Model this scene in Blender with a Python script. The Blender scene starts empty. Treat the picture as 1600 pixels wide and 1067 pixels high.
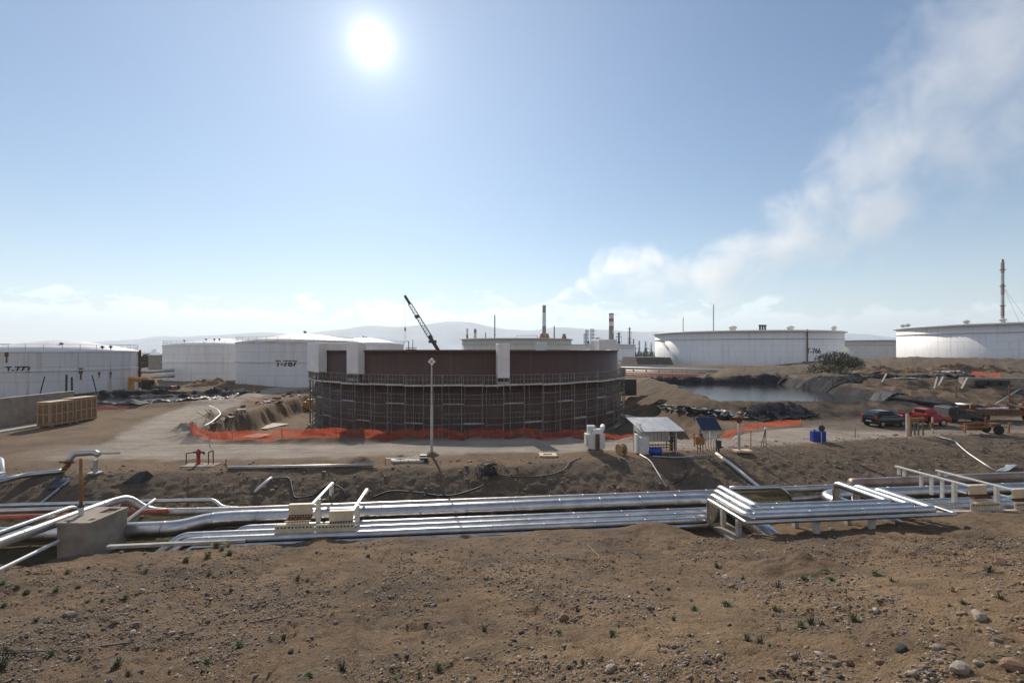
import bpy, math, random
import numpy as np
from mathutils import Vector, Matrix
R = math.radians
SC = bpy.context.scene
COL = SC.collection
rnd = random.Random(7)

# ------------------------------------------------------------------ camera, sky, sun, exposure
F, HOR, EYE = 755.6, 545.0, 7.2        # focal length in photo pixels, horizon row, eye height over the road
cd = bpy.data.cameras.new('camera'); cam = bpy.data.objects.new('camera', cd); COL.objects.link(cam)
cam.location = (0, 0, EYE); cam.rotation_euler = (R(90), 0, 0)
cd.lens = 17.0; cd.sensor_width = 36.0; cd.shift_y = 0.0072; cd.clip_start = 0.1; cd.clip_end = 40000
SC.camera = cam
SUN_AZ, SUN_EL = R(-16.2), R(31.2)
SUND = Vector((math.sin(SUN_AZ)*math.cos(SUN_EL), math.cos(SUN_AZ)*math.cos(SUN_EL), math.sin(SUN_EL)))
W = bpy.data.worlds.new('World'); SC.world = W; W.use_nodes = True
def world():
    nt = W.node_tree; nt.nodes.clear(); N = nt.nodes.new; L = nt.links.new
    out = N('ShaderNodeOutputWorld'); bg = N('ShaderNodeBackground'); L(bg.outputs[0], out.inputs[0])
    sky = N('ShaderNodeTexSky'); sky.sky_type = 'NISHITA'; sky.sun_disc = False
    sky.sun_elevation = SUN_EL; sky.sun_rotation = SUN_AZ; sky.air_density = 1.25; sky.dust_density = 0.12; sky.ozone_density = 2.2
    bg.inputs[1].default_value = 0.068
    tc = N('ShaderNodeTexCoord')
    nrm = N('ShaderNodeVectorMath'); nrm.operation = 'NORMALIZE'; L(tc.outputs['Generated'], nrm.inputs[0])
    dot = N('ShaderNodeVectorMath'); dot.operation = 'DOT_PRODUCT'; L(nrm.outputs[0], dot.inputs[0]); dot.inputs[1].default_value = SUND
    cl = N('ShaderNodeClamp'); L(dot.outputs['Value'], cl.inputs[0])
    def m(op, a, b=None, c=None):
        n = N('ShaderNodeMath'); n.operation = op
        for i, v in enumerate((a, b, c)):
            if v is None: continue
            if isinstance(v, (int, float)): n.inputs[i].default_value = v
            else: L(v, n.inputs[i])
        return n.outputs[0]
    g = m('MULTIPLY', m('POWER', cl.outputs[0], 6000), 22)          # aureole of the sun in hazy air
    g = m('ADD', g, m('MULTIPLY', m('POWER', cl.outputs[0], 1300), 6))
    g = m('ADD', g, m('MULTIPLY', m('POWER', cl.outputs[0], 260), 2.4))
    g = m('ADD', g, m('MULTIPLY', m('POWER', cl.outputs[0], 9), 2.6))
    sep = N('ShaderNodeSeparateXYZ'); L(nrm.outputs[0], sep.inputs[0])
    # pale horizon band and low cumulus
    z = sep.outputs[2]
    hz = m('MULTIPLY', m('POWER', m('SUBTRACT', 1.0, m('MAXIMUM', z, 0.0)), 10), 5.6)
    mp = N('ShaderNodeMapping'); L(nrm.outputs[0], mp.inputs[0]); mp.inputs[3].default_value = (11, 11, 24)
    no = N('ShaderNodeTexNoise'); L(mp.outputs[0], no.inputs[0]); no.inputs['Scale'].default_value = 1.3; no.inputs['Detail'].default_value = 7; no.inputs['Roughness'].default_value = .58
    top = m('SUBTRACT', 0.112, m('MULTIPLY', m('ABSOLUTE', m('ADD', sep.outputs[0], 0.17)), 0.045))
    edge = m('ADD', m('SUBTRACT', top, z), m('MULTIPLY', m('SUBTRACT', no.outputs[0], 0.55), 0.20))
    mr = N('ShaderNodeMapRange'); mr.interpolation_type = 'SMOOTHSTEP'; L(edge, mr.inputs[0]); mr.inputs[1].default_value = 0.0; mr.inputs[2].default_value = 0.022
    fade = N('ShaderNodeMapRange'); fade.interpolation_type = 'SMOOTHSTEP'; L(z, fade.inputs[0]); fade.inputs[1].default_value = 0.02; fade.inputs[2].default_value = 0.07
    cld = m('MULTIPLY', m('MULTIPLY', mr.outputs[0], fade.outputs[0]), 4.6)
    def addc(base, fac, col):
        mx = N('ShaderNodeMix'); mx.data_type = 'RGBA'; mx.blend_type = 'ADD'; mx.inputs[0].default_value = 1
        sc = N('ShaderNodeVectorMath'); sc.operation = 'SCALE'; sc.inputs[0].default_value = col; L(fac, sc.inputs['Scale'])
        L(base, mx.inputs[6]); L(sc.outputs[0], mx.inputs[7]); return mx.outputs[2]
    tn = N('ShaderNodeMix'); tn.data_type = 'RGBA'; tn.blend_type = 'MULTIPLY'; tn.inputs[0].default_value = 1; tn.inputs[7].default_value = (.58, .81, 1.0, 1); L(sky.outputs[0], tn.inputs[6])
    c = addc(tn.outputs[2], g, (1.0, .97, .92))
    c = addc(c, hz, (1.0, 1.0, 1.02))
    c = addc(c, cld, (1.0, .97, .93))
    # unseen warm cloud glow added behind the camera to brighten the shaded faces
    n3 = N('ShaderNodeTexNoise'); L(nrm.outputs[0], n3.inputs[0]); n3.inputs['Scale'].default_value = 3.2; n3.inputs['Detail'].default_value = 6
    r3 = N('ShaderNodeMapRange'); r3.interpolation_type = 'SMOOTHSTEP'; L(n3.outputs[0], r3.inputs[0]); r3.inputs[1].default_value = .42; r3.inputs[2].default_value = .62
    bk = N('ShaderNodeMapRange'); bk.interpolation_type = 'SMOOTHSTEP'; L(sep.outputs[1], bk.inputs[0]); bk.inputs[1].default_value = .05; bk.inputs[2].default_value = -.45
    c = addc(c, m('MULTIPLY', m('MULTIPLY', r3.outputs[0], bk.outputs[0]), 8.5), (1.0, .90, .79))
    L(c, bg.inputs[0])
world()
sd = bpy.data.lights.new('sun', 'SUN'); sd.energy = 4.1; sd.angle = R(0.53); sd.color = (1, .90, .77)
so = bpy.data.objects.new('sun', sd); COL.objects.link(so); so.location = (-30, 60, 60)
so.rotation_euler = SUND.to_track_quat('Z', 'Y').to_euler()
SC.view_settings.view_transform = 'Standard'; SC.view_settings.look = 'None'; SC.view_settings.gamma = 1; SC.view_settings.exposure = 0.40
SC.cycles.max_bounces = 6; SC.cycles.diffuse_bounces = 3; SC.cycles.glossy_bounces = 3; SC.cycles.transparent_max_bounces = 10
SC.cycles.volume_bounces = 2; SC.cycles.volume_step_rate = 1.0; SC.cycles.use_denoising = True
SC.cycles.sample_clamp_indirect = 8; SC.cycles.sample_clamp_direct = 3

# ------------------------------------------------------------------ helpers
ORG = {}
def tag(o, label=None, cat=None, group=None, kind=None):
    if label: o['label'] = label
    if cat: o['category'] = cat
    if group: o['group'] = group
    if kind: o['kind'] = kind
    return o
def thing(name, label, cat, loc=(0, 0, 0), group=None):
    o = bpy.data.objects.new(name, None); COL.objects.link(o); o.location = loc; o.empty_display_size = .3
    ORG[o.name] = Vector(loc)
    return tag(o, label, cat, group)
class MB:
    def __init__(s): s.v = []; s.f = []
    def add(s, vs, fs, M=None):
        b = len(s.v)
        s.v += [tuple(M @ Vector(p)) for p in vs] if M is not None else [tuple(p) for p in vs]
        s.f += [tuple(i+b for i in f) for f in fs]; return s
    def box(s, c, d, M=None, rz=0.0, taper=1.0):
        x, y, z = d[0]/2, d[1]/2, d[2]/2
        vs = [(-x, -y, -z), (x, -y, -z), (x, y, -z), (-x, y, -z), (-x*taper, -y*taper, z), (x*taper, -y*taper, z), (x*taper, y*taper, z), (-x*taper, y*taper, z)]
        T = Matrix.Translation(Vector(c)) @ Matrix.Rotation(rz, 4, 'Z')
        if M is not None: T = M @ T
        return s.add(vs, [(3, 2, 1, 0), (4, 5, 6, 7), (0, 1, 5, 4), (1, 2, 6, 5), (2, 3, 7, 6), (3, 0, 4, 7)], T)
    def bar(s, a, b, w=.05, h=None):
        a, b = Vector(a), Vector(b); h = h or w; d = b-a; l = d.length
        if l < 1e-6: return s
        q = d.to_track_quat('X', 'Z') if abs(d.normalized().z) < .999 else d.to_track_quat('X', 'Y')
        return s.box((0, 0, 0), (l, w, h), M=Matrix.Translation((a+b)/2) @ q.to_matrix().to_4x4())
    def tube(s, pts, r, n=8, cap=True):
        pts = [Vector(p) for p in pts]; k = len(pts); rs = r if isinstance(r, (list, tuple)) else [r]*k
        d0 = (pts[1]-pts[0]).normalized(); up = Vector((0, 0, 1)) if abs(d0.z) < .95 else Vector((1, 0, 0))
        vs = []; prev = None
        for i, p in enumerate(pts):
            d = ((pts[min(i+1, k-1)]-p).normalized() + (p-pts[max(i-1, 0)]).normalized())
            d = d.normalized() if d.length > 1e-6 else d0
            x = (d.cross(up) if prev is None else prev - d*prev.dot(d)); x.normalize(); prev = x; y = x.cross(d)
            for j in range(n):
                a = 2*math.pi*j/n; vs.append(p + (x*math.cos(a)+y*math.sin(a))*rs[i])
        fs = [(i*n+j, (i+1)*n+j, (i+1)*n+(j+1) % n, i*n+(j+1) % n) for i in range(k-1) for j in range(n)]
        if cap: fs += [tuple(range(n)), tuple((k-1)*n+j for j in range(n-1, -1, -1))]
        return s.add(vs, fs)
    def lathe(s, prof, c, n=48, a0=0.0, a1=2*math.pi, closed=True):
        vs = []; m = n if closed else n+1
        for r, z in prof:
            for j in range(m):
                a = a0+(a1-a0)*j/n; vs.append((c[0]+r*math.cos(a), c[1]+r*math.sin(a), c[2]+z))
        fs = []
        for i in range(len(prof)-1):
            for j in range(n if closed else n):
                k = (j+1) % m; fs.append((i*m+j, i*m+k, (i+1)*m+k, (i+1)*m+j))
        return s.add(vs, fs)
    def prism(s, poly, axis, t0, t1, M=None):          # poly in (a,b); axis 'y' -> x,z ; 'z' -> x,y ; 'x' -> y,z
        def P(p, t): return {'y': (p[0], t, p[1]), 'z': (p[0], p[1], t), 'x': (t, p[0], p[1])}[axis]
        n = len(poly); vs = [P(p, t0) for p in poly]+[P(p, t1) for p in poly]
        fs = [tuple(range(n-1, -1, -1)), tuple(range(n, 2*n))]+[(i, (i+1) % n, n+(i+1) % n, n+i) for i in range(n)]
        return s.add(vs, fs, M)
    def grid(s, fn, nu, nv):
        vs = [fn(i/nu, j/nv) for j in range(nv+1) for i in range(nu+1)]
        return s.add(vs, [(j*(nu+1)+i, j*(nu+1)+i+1, (j+1)*(nu+1)+i+1, (j+1)*(nu+1)+i) for j in range(nv) for i in range(nu)])
    def build(s, name, mat, parent=None, smooth=False, bevel=0.0, label=None, kind=None):
        me = bpy.data.meshes.new(name); o = bpy.data.objects.new(name, me); COL.objects.link(o)
        if parent is not None:
            org = ORG[parent.name]; ORG[o.name] = org; o.parent = parent; loc = None
        else:
            a = np.array(s.v); org = Vector(((a[:, 0].min()+a[:, 0].max())/2, (a[:, 1].min()+a[:, 1].max())/2, a[:, 2].min()))
            ORG[o.name] = org; o.location = org
        me.from_pydata([(p[0]-org[0], p[1]-org[1], p[2]-org[2]) for p in s.v], [], s.f); me.update()
        me.materials.append(mat)
        if smooth: me.polygons.foreach_set('use_smooth', [True]*len(me.polygons))
        if bevel:
            md = o.modifiers.new('bevel', 'BEVEL'); md.width = bevel; md.segments = 2; md.limit_method = 'ANGLE'; md.angle_limit = R(40)
        if label: o['label'] = label
        if kind: o['kind'] = kind
        return o
    def top(s, name, mat, label, cat, group=None, kind=None, **k):
        return tag(s.build(name, mat, None, **k), label, cat, group, kind)
def at(px, py, z=0.0):                       # a point of the photograph on the level z
    y = (EYE-z)*F/(py-HOR); return Vector(((px-800)/F*y, y, z))
def atY(px, py, Y): return Vector(((px-800)/F*Y, Y, EYE+(HOR-py)/F*Y))
def copy_tree(o, parent=None):
    c = o.copy(); COL.objects.link(c); c.parent = parent
    for ch in [x for x in o.children]: copy_tree(ch, c)
    return c
def smooth_path(pts, n=8):
    P = [Vector(p) for p in pts]; P = [P[0]*2-P[1]]+P+[P[-1]*2-P[-2]]; o = []
    for i in range(1, len(P)-2):
        for k in range(n):
            t = k/n; a, b, c, d = P[i-1:i+3]
            o.append(.5*((2*b)+(c-a)*t+(2*a-5*b+4*c-d)*t*t+(3*b-a-3*c+d)*t**3))
    o.append(P[-2]); return o
def bend_path(pts, rad, n=6):                # a polyline with rounded corners
    P = [Vector(p) for p in pts]; o = [P[0]]
    for i in range(1, len(P)-1):
        a, b, c = P[i-1], P[i], P[i+1]; d1 = (a-b); d2 = (c-b); r = min(rad, d1.length*.45, d2.length*.45)
        p, q = b+d1.normalized()*r, b+d2.normalized()*r
        for k in range(n+1):
            t = k/n; o.append(p*(1-t)**2+b*2*t*(1-t)+q*t*t)
    o.append(P[-1]); return o

# ------------------------------------------------------------------ noise for the ground
_T = np.random.RandomState(3).rand(256, 256)
def vnoise(x, y):
    xi = np.floor(x).astype(int); yi = np.floor(y).astype(int); fx = x-xi; fy = y-yi
    fx = fx*fx*(3-2*fx); fy = fy*fy*(3-2*fy)
    g = lambda a, b: _T[a & 255, b & 255]
    return (g(xi, yi)*(1-fx)+g(xi+1, yi)*fx)*(1-fy)+(g(xi, yi+1)*(1-fx)+g(xi+1, yi+1)*fx)*fy
def fbm(x, y, o=4, s=1.0):
    a, t, r = 1.0, 0.0, 0.0; x = x*s; y = y*s
    for i in range(o):
        r = r+a*(vnoise(x+17.3*i, y+9.1*i)-.5); t += a; a *= .5; x = x*2.03; y = y*2.03
    return r/t*2
def sst(a, b, x):
    t = np.clip((x-a)/(b-a), 0, 1); return t*t*(3-2*t)

# ------------------------------------------------------------------ materials
def mat(name, col, rough=.6, metal=0.0, var=0.0, vscale=3.0, bump=0.0, bscale=20.0, col2=None, stretch=None, spec=.5, bdist=.02, detail=5):
    m = bpy.data.materials.new(name); m.use_nodes = True; nt = m.node_tree; N = nt.nodes.new; L = nt.links.new
    b = nt.nodes['Principled BSDF']; b.inputs['Roughness'].default_value = rough; b.inputs['Metallic'].default_value = metal
    b.inputs['Specular IOR Level'].default_value = spec; b.inputs['Base Color'].default_value = (*col, 1)
    if var or col2 or bump:
        tc = N('ShaderNodeTexCoord'); mp = N('ShaderNodeMapping'); L(tc.outputs['Object'], mp.inputs[0])
        if stretch: mp.inputs[3].default_value = stretch
    if var or col2:
        no = N('ShaderNodeTexNoise'); no.inputs['Scale'].default_value = vscale; no.inputs['Detail'].default_value = detail; no.inputs['Roughness'].default_value = .6
        L(mp.outputs[0], no.inputs[0]); rp = N('ShaderNodeValToRGB'); L(no.outputs[0], rp.inputs[0])
        c2 = col2 or tuple(min(1, c*(1+var)) for c in col); c1 = col if col2 else tuple(c*(1-var) for c in col)
        rp.color_ramp.elements[0].position = .36; rp.color_ramp.elements[1].position = .66
        rp.color_ramp.elements[0].color = (*c1, 1); rp.color_ramp.elements[1].color = (*c2, 1)
        L(rp.outputs[0], b.inputs['Base Color'])
    if bump:
        n2 = N('ShaderNodeTexNoise'); n2.inputs['Scale'].default_value = bscale; n2.inputs['Detail'].default_value = 6; L(mp.outputs[0], n2.inputs[0])
        bp = N('ShaderNodeBump'); bp.inputs['Strength'].default_value = bump; bp.inputs['Distance'].default_value = bdist
        L(n2.outputs[0], bp.inputs['Height']); L(bp.outputs[0], b.inputs['Normal'])
    return m
def ground_mat(name, floor=False):
    m = bpy.data.materials.new(name); m.use_nodes = True; nt = m.node_tree; N = nt.nodes.new; L = nt.links.new
    b = nt.nodes['Principled BSDF']; b.inputs['Roughness'].default_value = .95; b.inputs['Specular IOR Level'].default_value = .15
    geo = N('ShaderNodeNewGeometry')
    def noise(s, d=6, r=.6):
        n = N('ShaderNodeTexNoise'); n.inputs['Scale'].default_value = s; n.inputs['Detail'].default_value = d; n.inputs['Roughness'].default_value = r
        L(geo.outputs['Position'], n.inputs[0]); return n.outputs[0]
    def ramp(f, c1, c2, p1=.35, p2=.65):
        r = N('ShaderNodeValToRGB'); L(f, r.inputs[0]); e = r.color_ramp.elements
        e[0].position = p1; e[1].position = p2; e[0].color = (*c1, 1); e[1].color = (*c2, 1); return r.outputs[0]
    def mix(f, a, c, bt='MIX'):
        x = N('ShaderNodeMix'); x.data_type = 'RGBA'; x.blend_type = bt
        if isinstance(f, float): x.inputs[0].default_value = f
        else: L(f, x.inputs[0])
        for k, v in ((6, a), (7, c)):
            if isinstance(v, tuple): x.inputs[k].default_value = (*v, 1)
            else: L(v, x.inputs[k])
        return x.outputs[2]
    def attr(n):
        a = N('ShaderNodeAttribute'); a.attribute_name = n; return a.outputs['Fac']
    soil = ramp(noise(.35, 6), (.122, .093, .069), (.250, .172, .107))
    soil = mix(ramp(noise(.09, 4), (0, 0, 0), (1, 1, 1), .45, .7), soil, (.195, .147, .106))
    grit = ramp(noise(38, 4, .75), (.16, .16, .16), (2.0, 1.92, 1.78), .28, .72)
    soil = mix(.65, soil, grit, 'MULTIPLY')
    fine = ramp(noise(6.5, 5, .7), (.72, .72, .72), (1.25, 1.22, 1.18), .3, .72)
    soil = mix(.8, soil, fine, 'MULTIPLY')
    vor = N('ShaderNodeTexVoronoi'); vor.inputs['Scale'].default_value = 9; L(geo.outputs['Position'], vor.inputs[0])
    peb = N('ShaderNodeMapRange'); L(vor.outputs['Distance'], peb.inputs[0]); peb.inputs[1].default_value = .16; peb.inputs[2].default_value = .10
    lt = N('ShaderNodeMath'); lt.operation = 'GREATER_THAN'; lt.inputs[1].default_value = .62
    sx = N('ShaderNodeSeparateColor'); L(vor.outputs['Color'], sx.inputs[0]); L(sx.outputs[0], lt.inputs[0])
    pm = N('ShaderNodeMath'); pm.operation = 'MULTIPLY'; L(lt.outputs[0], pm.inputs[0]); L(peb.outputs[0], pm.inputs[1])
    soil = mix(pm.outputs[0], soil, mix(sx.outputs[1], (.16, .12, .10), (.40, .34, .28)))
    road = mix(.7, ramp(noise(.5, 5), (.34, .285, .235), (.44, .375, .305)), ramp(noise(14, 5), (.78, .78, .78), (1.15, 1.15, 1.15)), 'MULTIPLY')
    smp = N('ShaderNodeMapping'); smp.inputs[3].default_value = (.10, 1.5, 1); smp.inputs[2].default_value = (0, 0, R(-6)); L(geo.outputs['Position'], smp.inputs[0])
    sn = N('ShaderNodeTexNoise'); sn.inputs['Scale'].default_value = 1.6; sn.inputs['Detail'].default_value = 6; L(smp.outputs[0], sn.inputs[0])
    road = mix(.4, road, ramp(sn.outputs[0], (.62, .60, .58), (1.18, 1.17, 1.15), .36, .62), 'MULTIPLY')
    c = mix(attr('road'), soil, road)
    c = mix(attr('sand'), c, mix(.6, ramp(noise(.8, 6), (.105, .078, .054), (.155, .115, .078)), fine, 'MULTIPLY'))
    c = mix(attr('tan'), c, mix(.7, mix(.55, ramp(noise(.7, 6), (.215, .148, .092), (.33, .235, .145)), grit, 'MULTIPLY'), fine, 'MULTIPLY'))
    c = mix(attr('gray'), c, mix(.8, ramp(noise(1.2, 7), (.085, .070, .055), (.18, .142, .108)), grit, 'MULTIPLY'))
    c = mix(attr('weed'), c, ramp(noise(3.5, 6), (.034, .038, .017), (.085, .085, .036)))
    c = mix(attr('oil'), c, ramp(noise(1.1, 5), (.012, .011, .011), (.035, .030, .027)))
    L(c, b.inputs['Base Color'])
    rm = N('ShaderNodeMapRange'); L(attr('oil'), rm.inputs[0]); rm.inputs[3].default_value = .95; rm.inputs[4].default_value = .75; L(rm.outputs[0], b.inputs['Roughness'])
    hsum = N('ShaderNodeMath'); hsum.operation = 'MULTIPLY_ADD'; L(noise(22, 6, .7), hsum.inputs[0]); hsum.inputs[1].default_value = .5; L(noise(4, 6, .65), hsum.inputs[2])
    bp = N('ShaderNodeBump'); bp.inputs['Strength'].default_value = 1.0; bp.inputs['Distance'].default_value = .17; L(hsum.outputs[0], bp.inputs['Height']); L(bp.outputs[0], b.inputs['Normal'])
    return m
def tank_mat(name, base, stain, amount, band=None):
    m = bpy.data.materials.new(name); m.use_nodes = True; nt = m.node_tree; N = nt.nodes.new; L = nt.links.new
    b = nt.nodes['Principled BSDF']; b.inputs['Roughness'].default_value = .55
    tc = N('ShaderNodeTexCoord'); mp = N('ShaderNodeMapping'); L(tc.outputs['Object'], mp.inputs[0]); mp.inputs[3].default_value = (1, 1, .07)
    n1 = N('ShaderNodeTexNoise'); n1.inputs['Scale'].default_value = 1.1; n1.inputs['Detail'].default_value = 6; n1.inputs['Roughness'].default_value = .65; L(mp.outputs[0], n1.inputs[0])
    r = N('ShaderNodeMapRange'); L(n1.outputs[0], r.inputs[0]); r.inputs[1].default_value = .52; r.inputs[2].default_value = .78; r.inputs[4].default_value = amount
    n2 = N('ShaderNodeTexNoise'); n2.inputs['Scale'].default_value = .25; n2.inputs['Detail'].default_value = 4; L(tc.outputs['Object'], n2.inputs[0])
    rp = N('ShaderNodeValToRGB'); L(n2.outputs[0], rp.inputs[0]); rp.color_ramp.elements[0].color = (*[c*.86 for c in base], 1); rp.color_ramp.elements[1].color = (*base, 1)
    mx = N('ShaderNodeMix'); mx.data_type = 'RGBA'; L(r.outputs[0], mx.inputs[0]); L(rp.outputs[0], mx.inputs[6]); mx.inputs[7].default_value = (*stain, 1)
    L(mx.outputs[2], b.inputs['Base Color'])
    # plate courses: a faint horizontal weld line every 2.2 m
    sep = N('ShaderNodeSeparateXYZ'); L(tc.outputs['Object'], sep.inputs[0])
    md = N('ShaderNodeMath'); md.operation = 'PINGPONG'; L(sep.outputs[2], md.inputs[0]); md.inputs[1].default_value = 1.1
    ss = N('ShaderNodeMapRange'); L(md.outputs[0], ss.inputs[0]); ss.inputs[1].default_value = 0; ss.inputs[2].default_value = .06
    at2 = N('ShaderNodeMath'); at2.operation = 'ARCTAN2'; L(sep.outputs[1], at2.inputs[0]); L(sep.outputs[0], at2.inputs[1])
    fl = N('ShaderNodeMath'); fl.operation = 'FLOOR'; dv = N('ShaderNodeMath'); dv.operation = 'DIVIDE'; L(sep.outputs[2], dv.inputs[0]); dv.inputs[1].default_value = 2.2; L(dv.outputs[0], fl.inputs[0])
    of = N('ShaderNodeMath'); of.operation = 'MULTIPLY_ADD'; L(fl.outputs[0], of.inputs[0]); of.inputs[1].default_value = .13; L(at2.outputs[0], of.inputs[2])
    pv = N('ShaderNodeMath'); pv.operation = 'PINGPONG'; L(of.outputs[0], pv.inputs[0]); pv.inputs[1].default_value = .13
    sv = N('ShaderNodeMapRange'); L(pv.outputs[0], sv.inputs[0]); sv.inputs[1].default_value = 0; sv.inputs[2].default_value = .003
    mn = N('ShaderNodeMath'); mn.operation = 'MINIMUM'; L(ss.outputs[0], mn.inputs[0]); L(sv.outputs[0], mn.inputs[1])
    wl = N('ShaderNodeMapRange'); L(mn.outputs[0], wl.inputs[0]); wl.inputs[3].default_value = .70; wl.inputs[4].default_value = 1.0
    mm = N('ShaderNodeVectorMath'); mm.operation = 'SCALE'; L(mx.outputs[2], mm.inputs[0]); L(wl.outputs[0], mm.inputs['Scale']); L(mm.outputs[0], b.inputs['Base Color'])
    bp = N('ShaderNodeBump'); bp.inputs['Strength'].default_value = .5; bp.inputs['Distance'].default_value = .03; L(mn.outputs[0], bp.inputs['Height']); L(bp.outputs[0], b.inputs['Normal'])
    return m
def net_mat(name, col, scale=9.0, fill=.62):
    m = bpy.data.materials.new(name); m.use_nodes = True; nt = m.node_tree; N = nt.nodes.new; L = nt.links.new
    b = nt.nodes['Principled BSDF']; b.inputs['Base Color'].default_value = (*col, 1); b.inputs['Roughness'].default_value = .6
    tr = N('ShaderNodeBsdfTransparent'); mx = N('ShaderNodeMixShader'); tl = N('ShaderNodeBsdfTranslucent'); tl.inputs[0].default_value = (*col, 1)
    m2 = N('ShaderNodeMixShader'); m2.inputs[0].default_value = .55; L(b.outputs[0], m2.inputs[1]); L(tl.outputs[0], m2.inputs[2])
    geo = N('ShaderNodeNewGeometry'); no = N('ShaderNodeTexNoise'); no.inputs['Scale'].default_value = scale; L(geo.outputs['Position'], no.inputs[0])
    mr = N('ShaderNodeMapRange'); L(no.outputs[0], mr.inputs[0]); mr.inputs[1].default_value = .40; mr.inputs[2].default_value = .55; mr.inputs[3].default_value = fill-.10; mr.inputs[4].default_value = min(1, fill+.12)
    L(mr.outputs[0], mx.inputs[0]); L(tr.outputs[0], mx.inputs[1]); L(m2.outputs[0], mx.inputs[2])
    L(mx.outputs[0], nt.nodes['Material Output'].inputs[0]); return m
M = {}
M['ground'] = ground_mat('earth')
M['concrete'] = mat('concrete', (.34, .29, .23), .9, col2=(.24, .20, .16), vscale=1.8, bump=.35, bscale=30)
M['sheeting'] = mat('white_sheeting', (.80, .78, .75), .6, var=.06, vscale=.8, bump=.3, bscale=1.5, bdist=.1)
M['soil_dark'] = mat('dark_soil', (.075, .060, .047), .95, var=.35, vscale=.6, bump=.5, bscale=3, bdist=.3)
M['concrete_light'] = mat('pale_concrete', (.42, .39, .34), .9, var=.2, vscale=2, bump=.3, bscale=25)
M['white_tank'] = tank_mat('white_tank_paint', (.82, .815, .81), (.36, .24, .15), .45)
M['old_tank'] = tank_mat('rust_streaked_tank_paint', (.74, .73, .72), (.26, .13, .07), .8)
M['roof'] = mat('rusty_white_roof', (.74, .72, .69), .55, col2=(.50, .40, .31), vscale=.5, detail=8)
M['roof_clean'] = mat('white_roof', (.78, .77, .76), .55, var=.08, vscale=.6)
M['brown'] = tank_mat('brown_primer_steel', (.094, .046, .032), (.14, .076, .05), .9)
M['white'] = mat('white_paint', (.75, .74, .71), .5, var=.08, vscale=4)
M['white_dirty'] = mat('dirty_white_paint', (.66, .65, .62), .55, col2=(.50, .46, .40), vscale=2.5)
M['clad'] = mat('aluminium_cladding', (.50, .49, .475), .33, 1.0, var=.16, vscale=1.5, bump=.28, bscale=2.6, bdist=.05)
M['clad_dull'] = mat('dull_aluminium_cladding', (.46, .43, .40), .42, .9, var=.18, vscale=1.2, bump=.3, bscale=3.5, bdist=.04)
M['clad_rust'] = mat('browned_cladding', (.34, .25, .20), .5, .6, var=.3, vscale=.8, bump=.3, bscale=4, bdist=.04)
M['steel'] = mat('galvanized_steel', (.42, .42, .41), .5, .6, var=.15, vscale=6)
M['scaf'] = mat('scaffold_tube', (.25, .23, .20), .5, .2, var=.3, vscale=1.5)
M['toe'] = mat('pale_toe_boards', (.58, .54, .48), .8, var=.2, vscale=1.2)
M['plank'] = mat('grey_planks', (.46, .43, .39), .8, var=.25, vscale=1.5)
M['dark_steel'] = mat('dark_steel', (.06, .06, .06), .55, .4, var=.2)
M['rust'] = mat('rusty_steel', (.17, .075, .035), .85, .1, var=.45, vscale=5, bump=.3)
M['ochre'] = mat('ochre_rusty_paint', (.36, .18, .055), .7, col2=(.20, .085, .035), vscale=4)
M['beige'] = mat('beige_paint', (.66, .55, .37), .6, var=.12, vscale=4)
M['black'] = mat('black_rubber', (.02, .02, .021), .6, var=.2)
M['liner'] = mat('black_liner', (.022, .023, .027), .8, spec=.06, var=.3, vscale=2, bump=.8, bscale=3, bdist=.15)
M['gray_sheet'] = mat('grey_sheet', (.075, .078, .085), .75, spec=.1, var=.2, vscale=2, bump=.5, bscale=4)
M['tarp'] = mat('crumpled_pale_tarp', (.52, .49, .44), .6, col2=(.25, .235, .22), vscale=2.0, bump=.8, bscale=4, bdist=.15)
M['red'] = mat('red_paint', (.36, .018, .014), .4, var=.15)
M['redpipe'] = mat('faded_red_pipe', (.40, .10, .055), .55, var=.2)
M['pinkpipe'] = mat('pale_red_pipe', (.60, .30, .21), .6, var=.15)
M['blue'] = mat('blue_plastic', (.012, .045, .30), .35, var=.1)
M['orange'] = net_mat('orange_safety_net', (.50, .095, .047), 1.5, .56)
M['wood_dark'] = mat('crate_panel_wood', (.24, .15, .08), .85, var=.25, vscale=3)
M['wood'] = mat('crate_wood', (.44, .29, .165), .8, var=.25, vscale=3, stretch=(1, 1, 6), bump=.2)
M['wood_pale'] = mat('pale_plywood', (.56, .44, .29), .8, var=.15, vscale=3)
M['board'] = mat('bare_board', (.50, .40, .34), .85, var=.12)
M['carblack'] = mat('black_car_paint', (.012, .013, .016), .22, .2)
M['carred'] = mat('faded_red_car_paint', (.30, .020, .020), .38, var=.2)
M['glass'] = mat('dark_glass', (.015, .018, .02), .06, spec=.8)
M['tyre'] = mat('tyre', (.018, .018, .018), .85)
M['lamp_red'] = mat('red_lens', (.45, .03, .02), .3)
M['chrome'] = mat('bright_metal', (.7, .7, .7), .2, 1.0)
M['solar'] = mat('solar_cells', (.018, .028, .055), .18, spec=.6)
M['cabinet'] = mat('grey_white_cabinet', (.60, .60, .58), .5, var=.06)
M['sheetroof'] = mat('corrugated_sheet', (.52, .53, .54), .45, .45, var=.15, vscale=2)
M['yellow'] = mat('construction_yellow', (.50, .24, .025), .55, var=.2)
M['ink'] = mat('black_lettering', (.03, .03, .035), .7)
M['foliage'] = mat('dark_foliage', (.040, .052, .026), .8, var=.4, vscale=2)
M['bush'] = mat('olive_bush', (.085, .085, .045), .85, var=.4, vscale=3)
M['weed'] = mat('weed_green', (.125, .14, .06), .8, var=.4, vscale=9)
M['weed_dark'] = mat('dark_weed', (.085, .09, .052), .85, var=.3, vscale=9)
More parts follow.
